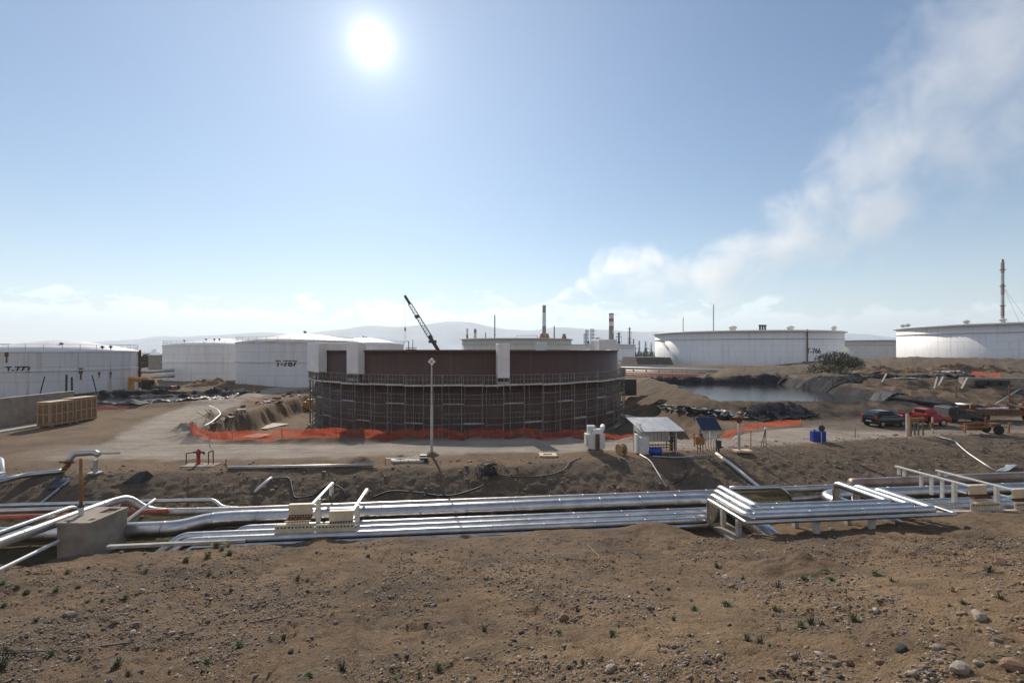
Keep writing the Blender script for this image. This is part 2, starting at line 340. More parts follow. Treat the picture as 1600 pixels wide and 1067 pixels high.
M['straw'] = mat('dry_straw', (.36, .27, .14), .85, var=.2)
M['bark'] = mat('bark', (.09, .065, .045), .9, var=.3)
M['stone'] = mat('grey_brown_stone', (.165, .128, .096), .9, col2=(.25, .20, .155), vscale=6, bump=.5, bscale=30)
M['stone_pale'] = mat('pale_stone', (.36, .30, .24), .9, var=.2, vscale=6, bump=.5, bscale=30)
M['stone_red'] = mat('reddish_stone', (.25, .15, .095), .9, var=.25, vscale=6, bump=.5, bscale=30)
M['stone_dark'] = mat('dark_stone', (.055, .05, .045), .9, var=.3, vscale=6, bump=.5, bscale=30)
M['stack'] = mat('grey_stack', (.17, .165, .16), .8, var=.1)
M['stack_white'] = mat('white_stack_band', (.62, .63, .66), .7)
M['stack_red'] = mat('red_stack_band', (.36, .05, .05), .7)
M['plant_steel'] = mat('process_plant_steel', (.085, .085, .085), .7, var=.2)
M['hull'] = mat('ship_hull', (.10, .12, .16), .7)
M['cream_tank'] = tank_mat('cream_tank_paint', (.60, .565, .50), (.36, .25, .15), .6)
def water_mat(name, col, rough, scale, strength):
    m = mat(name, col, rough, spec=.5); nt = m.node_tree; N = nt.nodes.new; L = nt.links.new
    g = N('ShaderNodeNewGeometry'); mp = N('ShaderNodeMapping'); L(g.outputs['Position'], mp.inputs[0]); mp.inputs[3].default_value = (1, 2.2, 1)
    n = N('ShaderNodeTexNoise'); n.inputs['Scale'].default_value = scale; n.inputs['Detail'].default_value = 4; L(mp.outputs[0], n.inputs[0])
    b = N('ShaderNodeBump'); b.inputs['Strength'].default_value = strength; b.inputs['Distance'].default_value = .1; L(n.outputs[0], b.inputs['Height']); L(b.outputs[0], nt.nodes['Principled BSDF'].inputs['Normal'])
    return m
M['pond'] = water_mat('oily_water', (.02, .022, .026), .08, 1.6, .12)
M['sea'] = water_mat('sea_water', (.035, .06, .085), .2, .06, .6)

# ------------------------------------------------------------------ terrain (one height function; the road surface is at z = 0)
TANK_C, TANK_R, PIT_Z = (-5.57, 66.4), 19.6, -2.1
def poly_dist(X, Y, pts):
    d = np.full(np.shape(X), 1e9)
    for (ax, ay), (bx, by) in zip(pts[:-1], pts[1:]):
        dx, dy = bx-ax, by-ay; t = np.clip(((X-ax)*dx+(Y-ay)*dy)/(dx*dx+dy*dy), 0, 1)
        d = np.minimum(d, np.hypot(X-ax-t*dx, Y-ay-t*dy))
    return d
LEFT_ROAD = [(-24, 35.0), (-28.5, 38.5), (-32, 45.3), (-36, 54.4), (-38.5, 64), (-41, 79), (-38, 92), (-30, 110)]
def wline(X, Y): return (Y-24.9-0.1117*X)*0.9938
def wtop(X): return np.interp(X, [-40, -20, -8, 0, 8, 18, 31, 60], [5.4, 5.6, 5.2, 4.9, 6.0, 8.2, 10.2, 12.0])
def wlip(X): return -3.4+.28*fbm(X*.55, X*0+3.1, 3)*2-1.4*np.exp(-((X-9.6)/1.5)**2)+.35*np.exp(-((X-6.3)/1.6)**2)+.35*np.exp(-((X+6)/2.5)**2)
def pond_d(X, Y):       # signed distance to the pond outline (negative inside)
    cx, cy = 37.5, 74.0; hx = 10.5+.5*fbm(Y*.2, Y*0, 2); hy = 18.5
    sh = (74-Y)*.12
    qx, qy = np.abs(X-cx+sh)-hx, np.abs(Y-cy)-hy
    return np.hypot(np.maximum(qx, 0), np.maximum(qy, 0))+np.minimum(np.maximum(qx, qy), 0)-1.0+.6*fbm(X*.4, Y*.4, 3)
def terrain(X, Y):
    X = np.asarray(X, float); Y = np.asarray(Y, float)
    w = wline(X, Y); r = np.hypot(X, Y)
    a1, a2, a3, a4 = fbm(X, Y, 3, .10), fbm(X+50, Y, 4, .55), fbm(X, Y+31, 4, 2.6), fbm(X+7, Y+3, 3, 9.0)
    # near slope under the camera
    s = np.maximum(-3.1-w, 0)
    Fz = -1.0+.2*s+2.1*np.exp(-(Y/6.5)**2*1.0)*np.where(X > 0, 1.0, np.exp(-(X/7.0)**2))+.045*np.maximum(X, 0)*sst(15, 5, Y)
    rid = sst(11.5, 6.5, Y-.33*np.maximum(X, 0)+.9*a2)*sst(-3, 3, X); Fz = Fz+.45*rid
    Fz = Fz-.11*np.maximum(0, .16-np.abs(fbm(X*.9+.25*Y, Y*.16, 3)))/.16*sst(.8, 3, s)-.05*np.maximum(0, .12-np.abs(fbm(X*.5+40, Y*1.1, 3)))/.12*sst(1, 3, s)
    Fz = Fz+.30*a1+.16*a2+.075*a3+.035*a4*sst(26, 8, r)
    Fz = Fz+.30*np.exp(-((X-6.2)/1.5)**2-((w+3.9)/.9)**2)-.75*np.exp(-((X-9.7)/1.5)**2-((w+3.9)/1.3)**2)+.12*np.exp(-((X+5.2)/1.6)**2-((w+3.7)/.8)**2)
    Fz = Fz+.35*np.exp(-((X-.5)/3.0)**2-((Y-11)/2.5)**2)*.6
    Tz = -1.58+.05*a2+.03*a3
    wt = wtop(X)+.7*a2+.5*a1
    e = np.clip((w-1.5)/np.maximum(wt-1.5, .5), 0, 1); es = e*.55+.45*sst(0, 1, e)
    Ez = -1.5+1.5*es+(.24*a2+.11*a3+.25*a1)*np.sin(np.pi*e)
    # plateau
    P = .06*a2*sst(-2, 3, w-wt)+.02*a3
    P = P-8*sst(260, 900, r)-19*sst(760, 900, r)
    rise = sst(58, 78, Y-.12*(X-45)+3*a1+2*a2)*sst(40, 52, X+2*a1)*sst(190, 130, Y)
    P = P+2.5*rise+.20*rise*a2+.25*a1*rise+.10*rise*a3
    P = P+2.2*sst(88, 118, Y)*sst(80, 108, X)*sst(420, 300, r)
    P = P+.25*sst(47, 60, Y)*sst(44, 54, X)*(a2*1.0+.5*a3)
    # pit round the brown tank
    wl = np.interp(Y, [38, 43, 50, 80], [-24.0, -28.0, -29.8, -32.2])+.45*a2
    pit = sst(wl-.5, wl+1.1, X)*sst(19.5+.06*(Y-40)+1.0*a2, 16.2+1.0*a2, X)*sst(38.3, 39.9+.3*a2, Y)*sst(104, 98, Y)
    P = P+pit*(PIT_Z+.10*a2+.05*a3)
    rid2 = np.exp(-((X-wl+1.3)/1.0)**2)*sst(39.5, 42, Y)*sst(58, 50, Y)
    P = P+rid2*(.5+.5*a2+.3*a3)
    P = P+np.exp(-((X+25.6)/1.7)**2-((Y-39.3)/1.1)**2)*(.65+.3*a3)*(1-pit)
    P = P+.35*np.exp(-((Y-38.2)/.7)**2)*sst(-24, -18, X)*sst(19, 14, X)*(.4+a2)
    # sludge pond and its banks
    d = pond_d(X, Y)
    bank = 1.45*sst(6.2, 1.6, d+.5*a2)-1.45*sst(1.3, -1.6, d)+(.16*a2+.12*a3)*sst(7, 3, d)
    P = P*np.where(d < 6.2, sst(-1, 7, d), 1)+np.where(d < 6.5, bank, 0)
    # flat sludge basin on the left
    bd = np.hypot((X+52)/13.5, (Y-68)/9.0)
    P = P+.55*np.exp(-((bd-1.08)/.13)**2)*(1+.5*a2)-.25*sst(1.0, .9, bd)
    P = P+.9*np.exp(-((X+49)/7)**2-((Y-86)/2.6)**2)*(1+.4*a2)
    z = np.where(w < 1.5, Tz, np.where(w < wt, Ez, P))
    t = sst(0, .9, w-wlip(X))
    z = np.where(w < 1.5, Fz*(1-t)+Tz*t, z)
    # lower ground on the far left where the diagonal pipes run
    z = z-.5*np.exp(-((X+19.6)/1.3)**2)*sst(-1, -3, w)*sst(13, 16, Y)
    return z
def attrs(X, Y):
    w = wline(X, Y); a1, a2, a3 = fbm(X, Y, 3, .12), fbm(X+50, Y, 4, .55), fbm(X, Y+31, 4, 2.6)
    wt = wtop(X)
    yc = np.interp(X, [-45, -20, 0, 15, 26, 35, 46, 70, 120], [33.5, 34.3, 35.7, 37.0, 41, 44.3, 45.5, 47.5, 52])
    hw = np.interp(X, [-45, -20, 0, 15, 26, 35, 46, 70, 120], [1.6, 2.8, 2.1, 2.4, 3.9, 4.3, 4, 4, 4])
    rm = sst(1.3, .75, np.abs(Y-yc)/hw+.35*a2)*sst(-36, -26, X+3*a1)
    ld = poly_dist(X, Y, LEFT_ROAD); rl = sst(1.15, .8, ld/2.9+.25*a2)*sst(200, 160, Y)
    road = np.clip(np.maximum(rm, rl), 0, 1)*sst(0, 1.2, w-wt)
    yard = sst(-18, -27, X+3*a2)*sst(.5, 3, w-wt)*sst(62, 54, Y)*.06*(1+.8*a2)
    d = pond_d(X, Y)
    bd = np.hypot((X+52)/13.5, (Y-68)/9.0)
    oil = np.clip(sst(1.4, .6, d+.8*a2), 0, 1)
    oil = np.maximum(oil, sst(30, 33, X)*sst(50.8, 53, Y+1.6*a2)*sst(61, 58, Y)*sst(64, 57, X)*.95)
    oil = np.maximum(oil, sst(1.12, .98, bd+.12*a2)*.9)
    sand = sst(-.1, .25, a1+.25)*sst(40, 46, X)*sst(44, 60, Y)*sst(130, 110, Y)
    sand = np.maximum(sand, sst(7, 5.5, d)*sst(1.3, 2.0, d)*sst(34, 28, X)*.9)
    sand = np.maximum(sand, sst(.0, .5, a2)*sst(1.5, 4, w)*.35*sst(10, 25, X))
    tan = sst(0, 1, sst(11.8, 7.5, Y-.33*np.maximum(X, 0)+1.3*a2)*sst(-4.5, 2.5, X+1.5*a2))*.85*sst(-.6, .1, a2)
    tan = np.maximum(tan, sst(.12, .5, fbm(X+3, Y+70, 4, .33))*sst(-4, -7, w)*.55)
    gray = np.clip(sst(1.6, 2.6, w)*sst(.6, -.3, w-wt), 0, 1)*(.55+.5*a2)
    gray = np.maximum(gray, sst(41, 44, Y)*sst(52, 48, Y)*sst(26, 30, X)*sst(60, 50, X)*.8)
    gray = np.maximum(gray, sst(7.5, 6, d)*sst(2, 4, d)*sst(58, 52, Y)*sst(24, 30, X)*.9)
    gray = np.maximum(gray, sst(.10, .55, a2)*sst(-3, -6, w)*.45)
    gray = np.maximum(gray, sst(44, 54, X)*sst(70, 84, Y)*(.75+.5*a2))
    weed = sst(-2.9, -2.3, w)*sst(3.0, 1.8, w)*(.75+.5*a2)
    weed = np.maximum(weed, sst(.40, .75, fbm(X+9, Y+90, 4, .45))*sst(-3.2, -6, w)*.35)
    return {'road': np.clip(np.maximum(road, yard), 0, 1), 'oil': np.clip(oil, 0, 1), 'sand': np.clip(sand, 0, 1), 'gray': np.clip(gray, 0, 1), 'weed': np.clip(weed, 0, 1), 'tan': np.clip(tan, 0, 1)}, road
def tz(x, y): return float(terrain(np.array([x]), np.array([y]))[0])
def on(px, py, hint=None):                    # where the sight line through a photo point meets the ground
    dx, dz = (px-800)/F, (HOR-py)/F
    ys = np.concatenate([np.linspace(2.5, 30, 500), np.linspace(30.05, 120, 700)]) if hint is None else np.linspace(hint[0], hint[1], 600)
    g = terrain(dx*ys, ys)-(EYE+dz*ys); k = np.argmax(g > 0)
    if g[k] <= 0: k = len(ys)-1
    y = ys[k]; return Vector((dx*y, y, float(terrain(np.array([dx*y]), np.array([y]))[0])))
def np_mesh(name, V, Q, material, attr=None, smooth=True):
    me = bpy.data.meshes.new(name); n, k = len(V), len(Q); c = Q.shape[1]
    me.vertices.add(n); me.vertices.foreach_set('co', V.astype(np.float32).ravel())
    me.loops.add(k*c); me.loops.foreach_set('vertex_index', Q.astype(np.int32).ravel())
    me.polygons.add(k); me.polygons.foreach_set('loop_start', np.arange(0, k*c, c, dtype=np.int32))
    me.update(calc_edges=True)
    if smooth: me.polygons.foreach_set('use_smooth', np.ones(k, bool))
    if attr:
        for a, v in attr.items():
            t = me.attributes.new(a, 'FLOAT', 'POINT'); t.data.foreach_set('value', v.astype(np.float32))
    me.materials.append(material); o = bpy.data.objects.new(name, me); COL.objects.link(o); ORG[o.name] = Vector((0, 0, 0)); return o
def build_ground():
    an = np.concatenate([np.linspace(-180, -62, 60)[:-1], np.linspace(-62, 62, 760), np.linspace(62, 180, 60)[1:]])
    rr = np.concatenate([[.2, .5, .9], np.geomspace(1.4, 19, 290), np.arange(19.09, 52, .105), np.arange(52.2, 110, .42), np.geomspace(111, 1100, 90)])
    A, Rr = np.meshgrid(np.radians(an), rr); X = (np.sin(A)*Rr).ravel(); Y = (np.cos(A)*Rr).ravel()
    Z = terrain(X, Y); at_, rd = attrs(X, Y); V = np.stack([X, Y, Z], 1)
    na, nr = len(an), len(rr); i, j = np.meshgrid(np.arange(na-1), np.arange(nr-1))
    a = (j*na+i).ravel(); Q = np.stack([a, a+1, a+na+1, a+na], 1)[:, ::-1]
    isr = rd[Q].mean(1) > .5
    for name, sel in (('ground', ~isr), ('road', isr)):
        q = Q[sel]; u, inv = np.unique(q, return_inverse=True)
        o = np_mesh(name, V[u], inv.reshape(q.shape), M['ground'], {k: v[u] for k, v in at_.items()})
        tag(o, {'ground': 'brown stony earth of the works site with trench, pit and banks', 'road': 'pale dusty dirt road along the tank pit'}[name], 'ground' if name == 'ground' else 'road', kind='structure')
build_ground()
# sea, far hills
b = MB(); b.grid(lambda u, v: (-14000+28000*u, 700+13300*v, -25.0), 8, 8)
b.top('sea', M['sea'], 'calm pale sea beyond the storage tanks', 'sea', kind='structure')
def hills():
    prof = [(-700, 540), (-300, 540), (60, 545), (150, 534), (230, 526), (310, 522), (400, 518), (470, 517), (560, 512), (640, 507), (710, 501), (755, 504), (820, 509), (880, 507.5), (950, 509), (1010, 515), (1100, 520), (1190, 519), (1330, 519), (1400, 527), (1500, 532), (1700, 525), (2400, 530)]
    xs = np.array([(p[0]-800)/F*6000 for p in prof]); hs = np.array([(545-p[1])/F*6000+32 for p in prof])
    n, m = 260, 24; X0 = np.linspace(-13000, 13500, n); V = []
    H = np.interp(X0, xs, hs)
    for j in range(m):
        t = j/(m-1); y = 4300+t*4200; k = sst(0, .35, np.array(t))*(1-sst(.35, 1.3, np.array(t)))
        sc = y/6000
        V.append(np.stack([X0*sc, np.full(n, y), -28+(H)*k*(.9+.22*fbm(X0*.0015, X0*0+y*.0012, 4))*1.0], 1))
    V = np.concatenate(V); i, j = np.meshgrid(np.arange(n-1), np.arange(m-1)); a = (j*n+i).ravel()
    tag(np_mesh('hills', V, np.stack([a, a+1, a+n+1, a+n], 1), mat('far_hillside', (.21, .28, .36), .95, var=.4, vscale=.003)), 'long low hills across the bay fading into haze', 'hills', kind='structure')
hills()

# ------------------------------------------------------------------ haze and smoke
def haze():
    m = bpy.data.materials.new('haze_air'); m.use_nodes = True; nt = m.node_tree; nt.nodes.clear()
    o = nt.nodes.new('ShaderNodeOutputMaterial'); v = nt.nodes.new('ShaderNodeVolumePrincipled')
    v.inputs['Color'].default_value = (.88, .945, 1, 1); v.inputs['Density'].default_value = HAZE_D; v.inputs['Anisotropy'].default_value = .25
    nt.links.new(v.outputs[0], o.inputs['Volume'])
    b = MB(); b.box((0, 4000, 228), (24000, 10200, 520)); tag(b.build('haze', m), 'pale thin haze filling the air over the site', 'haze', kind='stuff')
HAZE_D = .00019
haze()
def smoke():
    Y0 = 420.0; k = Y0/F
    pl = [(850, 476, 4, 1.0), (868, 468, 9, .9), (900, 450, 20, .9), (940, 420, 38, 1.0), (985, 418, 42, 1.0), (1030, 434, 36, .9), (1075, 441, 30, .55), (1130, 426, 46, .7), (1200, 388, 62, .75), (1270, 340, 84, .75), (1335, 285, 135, .5), (1400, 205, 185, .48), (1460, 135, 195, .55), (1540, 70, 205, .55), (1650, 0, 210, .45)]
    P = [Vector(((p[0]-800)*k, Y0, EYE+(HOR-p[1])*k)) for p in pl]
    x0, x1 = P[0].x, P[-1].x; zmax = P[-1].z; rmax = 230*k
    b = MB(); b.tube(P, [p[2]*k*1.35+2 for p in pl], 14); 
    m = bpy.data.materials.new('smoke'); m.use_nodes = True; nt = m.node_tree; nt.nodes.clear(); N = nt.nodes.new; L = nt.links.new
    out = N('ShaderNodeOutputMaterial'); pv = N('ShaderNodeVolumePrincipled'); L(pv.outputs[0], out.inputs['Volume'])
    pv.inputs['Color'].default_value = (1, .995, .98, 1); pv.inputs['Anisotropy'].default_value = .62
    geo = N('ShaderNodeNewGeometry'); sp = N('ShaderNodeSeparateXYZ'); L(geo.outputs['Position'], sp.inputs[0])
    def mt(op, a, c=None, clamp=False):
        n = N('ShaderNodeMath'); n.operation = op; n.use_clamp = clamp
        for i, v in enumerate((a, c)):
            if v is None: continue
            if isinstance(v, (int, float)): n.inputs[i].default_value = v
            else: L(v, n.inputs[i])
        return n.outputs[0]
    n1 = N('ShaderNodeTexNoise'); n1.inputs['Scale'].default_value = .026; n1.inputs['Detail'].default_value = 8; n1.inputs['Roughness'].default_value = .68; n1.inputs['Distortion'].default_value = .5; L(geo.outputs['Position'], n1.inputs[0])
    n2 = N('ShaderNodeTexNoise'); n2.inputs['Scale'].default_value = .008; n2.inputs['Detail'].default_value = 3; L(geo.outputs['Position'], n2.inputs[0])
    f = mt('DIVIDE', mt('SUBTRACT', sp.outputs[0], x0), x1-x0, True)
    rp = N('ShaderNodeValToRGB'); L(f, rp.inputs[0]); e = rp.color_ramp.elements
    while len(e) < len(pl): e.new(.5)
    for i, (p, q) in enumerate(zip(pl, P)):
        e[i].position = i/(len(pl)-1)
    for i, (p, q) in enumerate(zip(pl, P)):
        e[i].position = (q.x-x0)/(x1-x0); e[i].color = (q.z/zmax, p[2]*k/rmax, p[3], 1)
    sc = N('ShaderNodeSeparateColor'); L(rp.outputs[0], sc.inputs[0])
    r = mt('MULTIPLY', sc.outputs[1], rmax)
    dz = mt('MULTIPLY', mt('SUBTRACT', sp.outputs[2], mt('MULTIPLY', sc.outputs[0], zmax)), .85); dy = mt('SUBTRACT', sp.outputs[1], Y0)
    d = mt('DIVIDE', mt('SQRT', mt('ADD', mt('MULTIPLY', dz, dz), mt('MULTIPLY', dy, dy))), r)
    v = mt('ADD', mt('SUBTRACT', .66, d), mt('MULTIPLY', mt('SUBTRACT', n1.outputs[0], .5), 4.3)); v = mt('ADD', v, mt('MULTIPLY', mt('SUBTRACT', n2.outputs[0], .5), 2.2))
    edge = N('ShaderNodeMapRange'); edge.interpolation_type = 'SMOOTHSTEP'; L(d, edge.inputs[0]); edge.inputs[1].default_value = 1.33; edge.inputs[2].default_value = .85
    v = mt('MULTIPLY', mt('MAXIMUM', mt('MINIMUM', v, 1.0), 0.0), edge.outputs[0])
    den = mt('DIVIDE', mt('MULTIPLY', mt('MULTIPLY', v, sc.outputs[2]), SMOKE_T), mt('ADD', r, 4.0))
    L(den, pv.inputs['Density'])
    tag(b.build('smoke', m, smooth=True), 'long white smoke plume drifting from the tall thin chimney across the sky', 'smoke', kind='stuff')
SMOKE_T = 1.6
smoke()

# ------------------------------------------------------------------ storage tanks
def text_mesh(txt, size):
    cu = bpy.data.curves.new('lettering', 'FONT'); cu.body = txt; cu.size = size; cu.align_x = 'CENTER'; cu.align_y = 'CENTER'; cu.offset = .012*size
    o = bpy.data.objects.new('lettering', cu); COL.objects.link(o); dg = bpy.context.evaluated_depsgraph_get()
    me = o.evaluated_get(dg).to_mesh(); vs = [v.co.copy() for v in me.vertices]; fs = [tuple(p.vertices) for p in me.polygons]
    o.evaluated_get(dg).to_mesh_clear(); bpy.data.objects.remove(o); bpy.data.curves.remove(cu); return vs, fs
def letters_on(root, c, Rr, ang, z, txt, size, mate, name='tank_number'):
    vs, fs = text_mesh(txt, size); b = MB()       # ang: direction from the tank centre; text reads from outside
    for k, dx in enumerate((-.03, 0, .03)):
        rr = Rr+.05+.004*k; b.add([(c[0]+rr*math.cos(ang+(v.x+dx*size)/Rr), c[1]+rr*math.sin(ang+(v.x+dx*size)/Rr), z+v.y) for v in vs], fs)
    return b.build(name, mate, root)
def tank(name, label, c, Rr, z0, z1, roof, shell_m, roof_m, n=96, group=None, girder=True):
    t = thing(name, label, 'storage tank', (c[0], c[1], z0), group); h = z1-z0
    b = MB(); b.lathe([(Rr, 0), (Rr, h)] if roof else [(Rr, 0), (Rr, h), (Rr-.12, h), (Rr-.12, h*.55)], (c[0], c[1], z0), n); b.build('shell', shell_m, t, smooth=True)
    if roof:
        b = MB(); b.lathe([(Rr+.12, -.05), (Rr+.12, .12), (Rr*.7, roof*.42+.1), (Rr*.35, roof*.80+.1), (.9, roof+.1), (.05, roof+.12)], (c[0], c[1], z1), n); b.build('roof', roof_m, t, smooth=True)
        b = MB(); b.lathe([(Rr, -h*.42), (Rr+.16, -h*.42), (Rr+.16, -h*.42-.14), (Rr, -h*.42-.14)], (c[0], c[1], z1), n); b.build('stiffening_ring', shell_m, t)
        b = MB(); nn = int(Rr*3)
        for i in range(nn):
            a = 2*math.pi*i/nn; p = (c[0]+(Rr-.1)*math.cos(a), c[1]+(Rr-.1)*math.sin(a)); b.bar((*p, z1+.1), (*p, z1+1.1), .045)
        for zz in (.6, 1.1): b.lathe([(Rr-.12, zz), (Rr-.08, zz), (Rr-.08, zz+.05), (Rr-.12, zz+.05)], (c[0], c[1], z1), n)
        b.build('roof_railing', M['white_dirty'], t)
    elif girder:
        b = MB(); b.lathe([(Rr, -.55), (Rr+.95, -.35), (Rr+.95, -.05), (Rr, 0.0)], (c[0], c[1], z1-.1), n); b.build('wind_girder', shell_m, t)
        b = MB(); b.lathe([(Rr, -h*.20), (Rr+.3, -h*.20), (Rr+.3, -h*.20-.2), (Rr, -h*.20-.2)], (c[0], c[1], z1), n); b.build('stiffening_ring', shell_m, t)
    return t
def roof_vent(t, x, y, z, s=1.0, m='dark_steel'):
    b = MB(); b.lathe([(.16*s, 0), (.16*s, .35*s), (.42*s, .45*s), (.42*s, .62*s), (.05, .8*s)], (x, y, z), 10); b.build('roof_vent', M[m], t)
def face_ang(c): return math.atan2(-c[1], -c[0])
def stair(t, c, Rr, z0, z1, a0, a1, m='white_dirty', name='spiral_stair'):
    b = MB(); n = 34
    for i in range(n):
        a = a0+(a1-a0)*i/(n-1); z = z0+(z1-z0)*i/(n-1); x, y = c[0]+(Rr+.5)*math.cos(a), c[1]+(Rr+.5)*math.sin(a)
        b.box((x, y, z), (.85, .3, .05), rz=a); q = (c[0]+(Rr+.9)*math.cos(a), c[1]+(Rr+.9)*math.sin(a)); b.bar((*q, z), (*q, z+1.05), .04)
        if i: b.bar(pq, (*q, z+1.05), .05)
        pq = (*q, z+1.05)
    b.build(name, M[m], t)

def ang787(c):
    return min((abs(800+(c[0]+12.5*math.cos(a))/(c[1]+12.5*math.sin(a))*F-447), a) for a in [face_ang(c)-1+2*k/800 for k in range(800)])[1]
# left: T-772, T-787 and its neighbours
c = (-76.6, 82.2)
t = tank('oil_tank', 'low white cone-roofed tank numbered T-772 streaked with rust', c, 10.4, 0, 6.75, 1.85, M['old_tank'], M['roof_clean'], group='white storage tanks')
pa = math.atan2(-c[1], (25-800)/F*80-c[0])
a772 = None
for k in range(400):
    a = -math.pi+k*math.pi/400; x, y = c[0]+10.4*math.cos(a), c[1]+10.4*math.sin(a)
    if abs(800+x/y*F-27) < 1.2 and y < c[1]: a772 = a
letters_on(t, c, 10.4, a772, 4.1, 'T-772', 1.25, M['ink'])
for px, py in ((75, 535), (96, 536), (121, 538), (160, 541), (173, 541)):
    p = atY(px, py, 80+rnd.uniform(-3, 3)); roof_vent(t, p.x, p.y, p.z-.45, .7)
b = MB()
for k in range(3):
    p = atY(216+k*1.5, 548, 88.4-k*.3); b.bar((p.x, p.y, .1), (p.x, p.y, 6.6+k*.2), .3, .12)
for z in (1.6, 3.1, 4.6, 6.2): b.box((p.x+.2, p.y-.3, z), (1.3, .9, .08))
b.build('corner_stair_tower', M['rust'], t)
for px, py, s in ((127, 579, .55), (156, 583, .3), (174, 583, .3), (11, 553, .5)):
    x = (px-800)/F
    for k in range(400):
        a = -math.pi+k*math.pi/400; X_, Y_ = c[0]+10.43*math.cos(a), c[1]+10.43*math.sin(a)
        if abs(800+X_/Y_*F-px) < 1.3: break
    z = EYE+(HOR-py)/F*Y_; b = MB(); b.box((X_, Y_, z), (.12, .9*s, 1.5*s), rz=a); b.box((X_, Y_, z-1.4*s), (.1, .35*s, 2.4*s), rz=a); b.build('rusty_bracket', M['rust'], t)
t = tank('oil_tank', 'pale cone-roofed tank cut by the photo edge beyond tank T-772', (-104, 84), 12, 0, 7.0, 1.6, M['old_tank'], M['roof'], group='white storage tanks')
roof_vent(t, -92, 80, 7.7, .9)
c = (-43.9, 101.9)
t = tank('oil_tank', 'white tank numbered T-787 with a rust-stained conical roof', c, 12.5, 0, 8.35, 1.9, M['white_tank'], M['roof'], group='white storage tanks')
letters_on(t, c, 12.5, ang787(c), 4.45, 'T-787', 1.55, M['ink'])
roof_vent(t, c[0]+.3, c[1], 10.3, .9)
c2 = (-71.5, 120); t = tank('oil_tank', 'plain white tank with low dome roof half hidden by tank T-787', c2, 12.4, -.6, 7.9, 1.7, M['white_tank'], M['roof_clean'], group='white storage tanks')
for px, py in ((288, 531), (322, 529), (335, 529), (343, 529)):
    p = atY(px, py, 112); roof_vent(t, p.x, p.y, p.z-.5, .7)
c3 = (-41.5, 135); t = tank('oil_tank', 'white tank with clean cone roof just beyond T-787', c3, 11, -.3, 8.3, 1.9, M['white_tank'], M['roof_clean'], group='white storage tanks')
roof_vent(t, c3[0], c3[1], 10.2, .8); roof_vent(t, c3[0]+.8, c3[1], 10.1, .7)
# middle: behind the brown tank
c = (2.4, 249); t = tank('oil_tank', 'cream open-topped tank rising behind the brown tank', c, 28, -1, 12.2, 0, M['cream_tank'], M['roof'], group='white storage tanks')
p = [(14, 224.5), (16.5, 224.2), (25, 229)]
for i, (x, y) in enumerate(p):
    b = MB(); b.lathe([(1.1, 0), (1.1, 1.0), (.75, 1.5), (.75, 2.0), (.9, 2.1), (.3, 2.5)], (x, y+3, 12.0), 12); b.build('rim_hatch', M['ochre'], t)
b = MB(); b.tube(bend_path([(2, 227, 12), (2, 227, 13.4), (12, 227.5, 13.4), (12, 227.5, 12)], .5), .14, 6); b.build('rim_pipe', M['steel'], t)
c = (55, 330); t = tank('oil_tank', 'pale white tank right of the cream tank behind the brown tank', c, 28, -1, 10.2, 0, M['white_tank'], M['roof'], group='white storage tanks')
# right: T-766, the berm tank, the small distant one
c = (96, 201.3); t = tank('oil_tank', 'very wide white open-topped tank numbered T-766', c, 35, -.3, 13.75, 0, M['white_tank'], M['roof'], n=160, group='white storage tanks')
for px, w in ((1145, 1.4), (1235, 1.3), (1303, .9)):
    p = atY(px, 514, 176); b = MB(); b.lathe([(w*.7, 0), (w*.7, .9), (w, 1.0), (w, 1.5), (w*.5, 1.9)], (p.x, p.y, 13.6), 12); b.build('rim_hatch', M['white_dirty'], t)
for px in (1187.5, 1191.5, 1195.5):
    p = atY(px, 514, 178); b = MB(); b.lathe([(.36, 0), (.36, 1.9), (.5, 1.95), (.5, 2.5), (.1, 2.6)], (p.x, p.y, 13.5), 8); b.build('rim_vent', M['dark_steel'], t)
def ang_at(c, Rr, px):
    best = None
    for k in range(1200):
        a = face_ang(c)-1.4+2.8*k/1200; x, y = c[0]+Rr*math.cos(a), c[1]+Rr*math.sin(a); e = abs(800+x/y*F-px)
        if best is None or e < best[0]: best = (e, a)
    return best[1]
a = ang_at(c, 35, 1271.5); letters_on(t, c, 35, a, 6.4, 'T-766', 2.5, M['ink'])
a = ang_at(c, 35, 1261); b = MB(); x, y = c[0]+35.15*math.cos(a), c[1]+35.15*math.sin(a); b.bar((x, y, 0), (x, y, 13.9), .35, .35); b.build('downpipe', M['rust'], t)
for px in (1256, 1258):
    pass
stair(t, c, 35, 13.5, 3.0, ang_at(c, 35, 1028), ang_at(c, 35, 1060), 'white_dirty')
c = (157.5, 142); t = tank('oil_tank', 'large white open-topped tank standing on the raised right bank', c, 35, 2.5, 14.0, 0, M['white_tank'], M['roof'], n=160, group='white storage tanks')
for px, py in ((1411, 509), (1418, 508), (1510, 506), (1567, 504)):
    a = ang_at(c, 34.3, px); b = MB(); x, y = c[0]+34.3*math.cos(a), c[1]+34.3*math.sin(a); b.lathe([(.5, 0), (.5, .6), (.8, .7), (.8, 1.0), (.2, 1.3)], (x, y, 13.8), 10); b.build('rim_hatch', M['white_dirty'], t)
c = (262, 350); t = tank('oil_tank', 'distant cream tank seen in the gap between the two big right tanks', c, 30, -2, 13.2, 0, M['cream_tank'], M['roof'], group='white storage tanks')

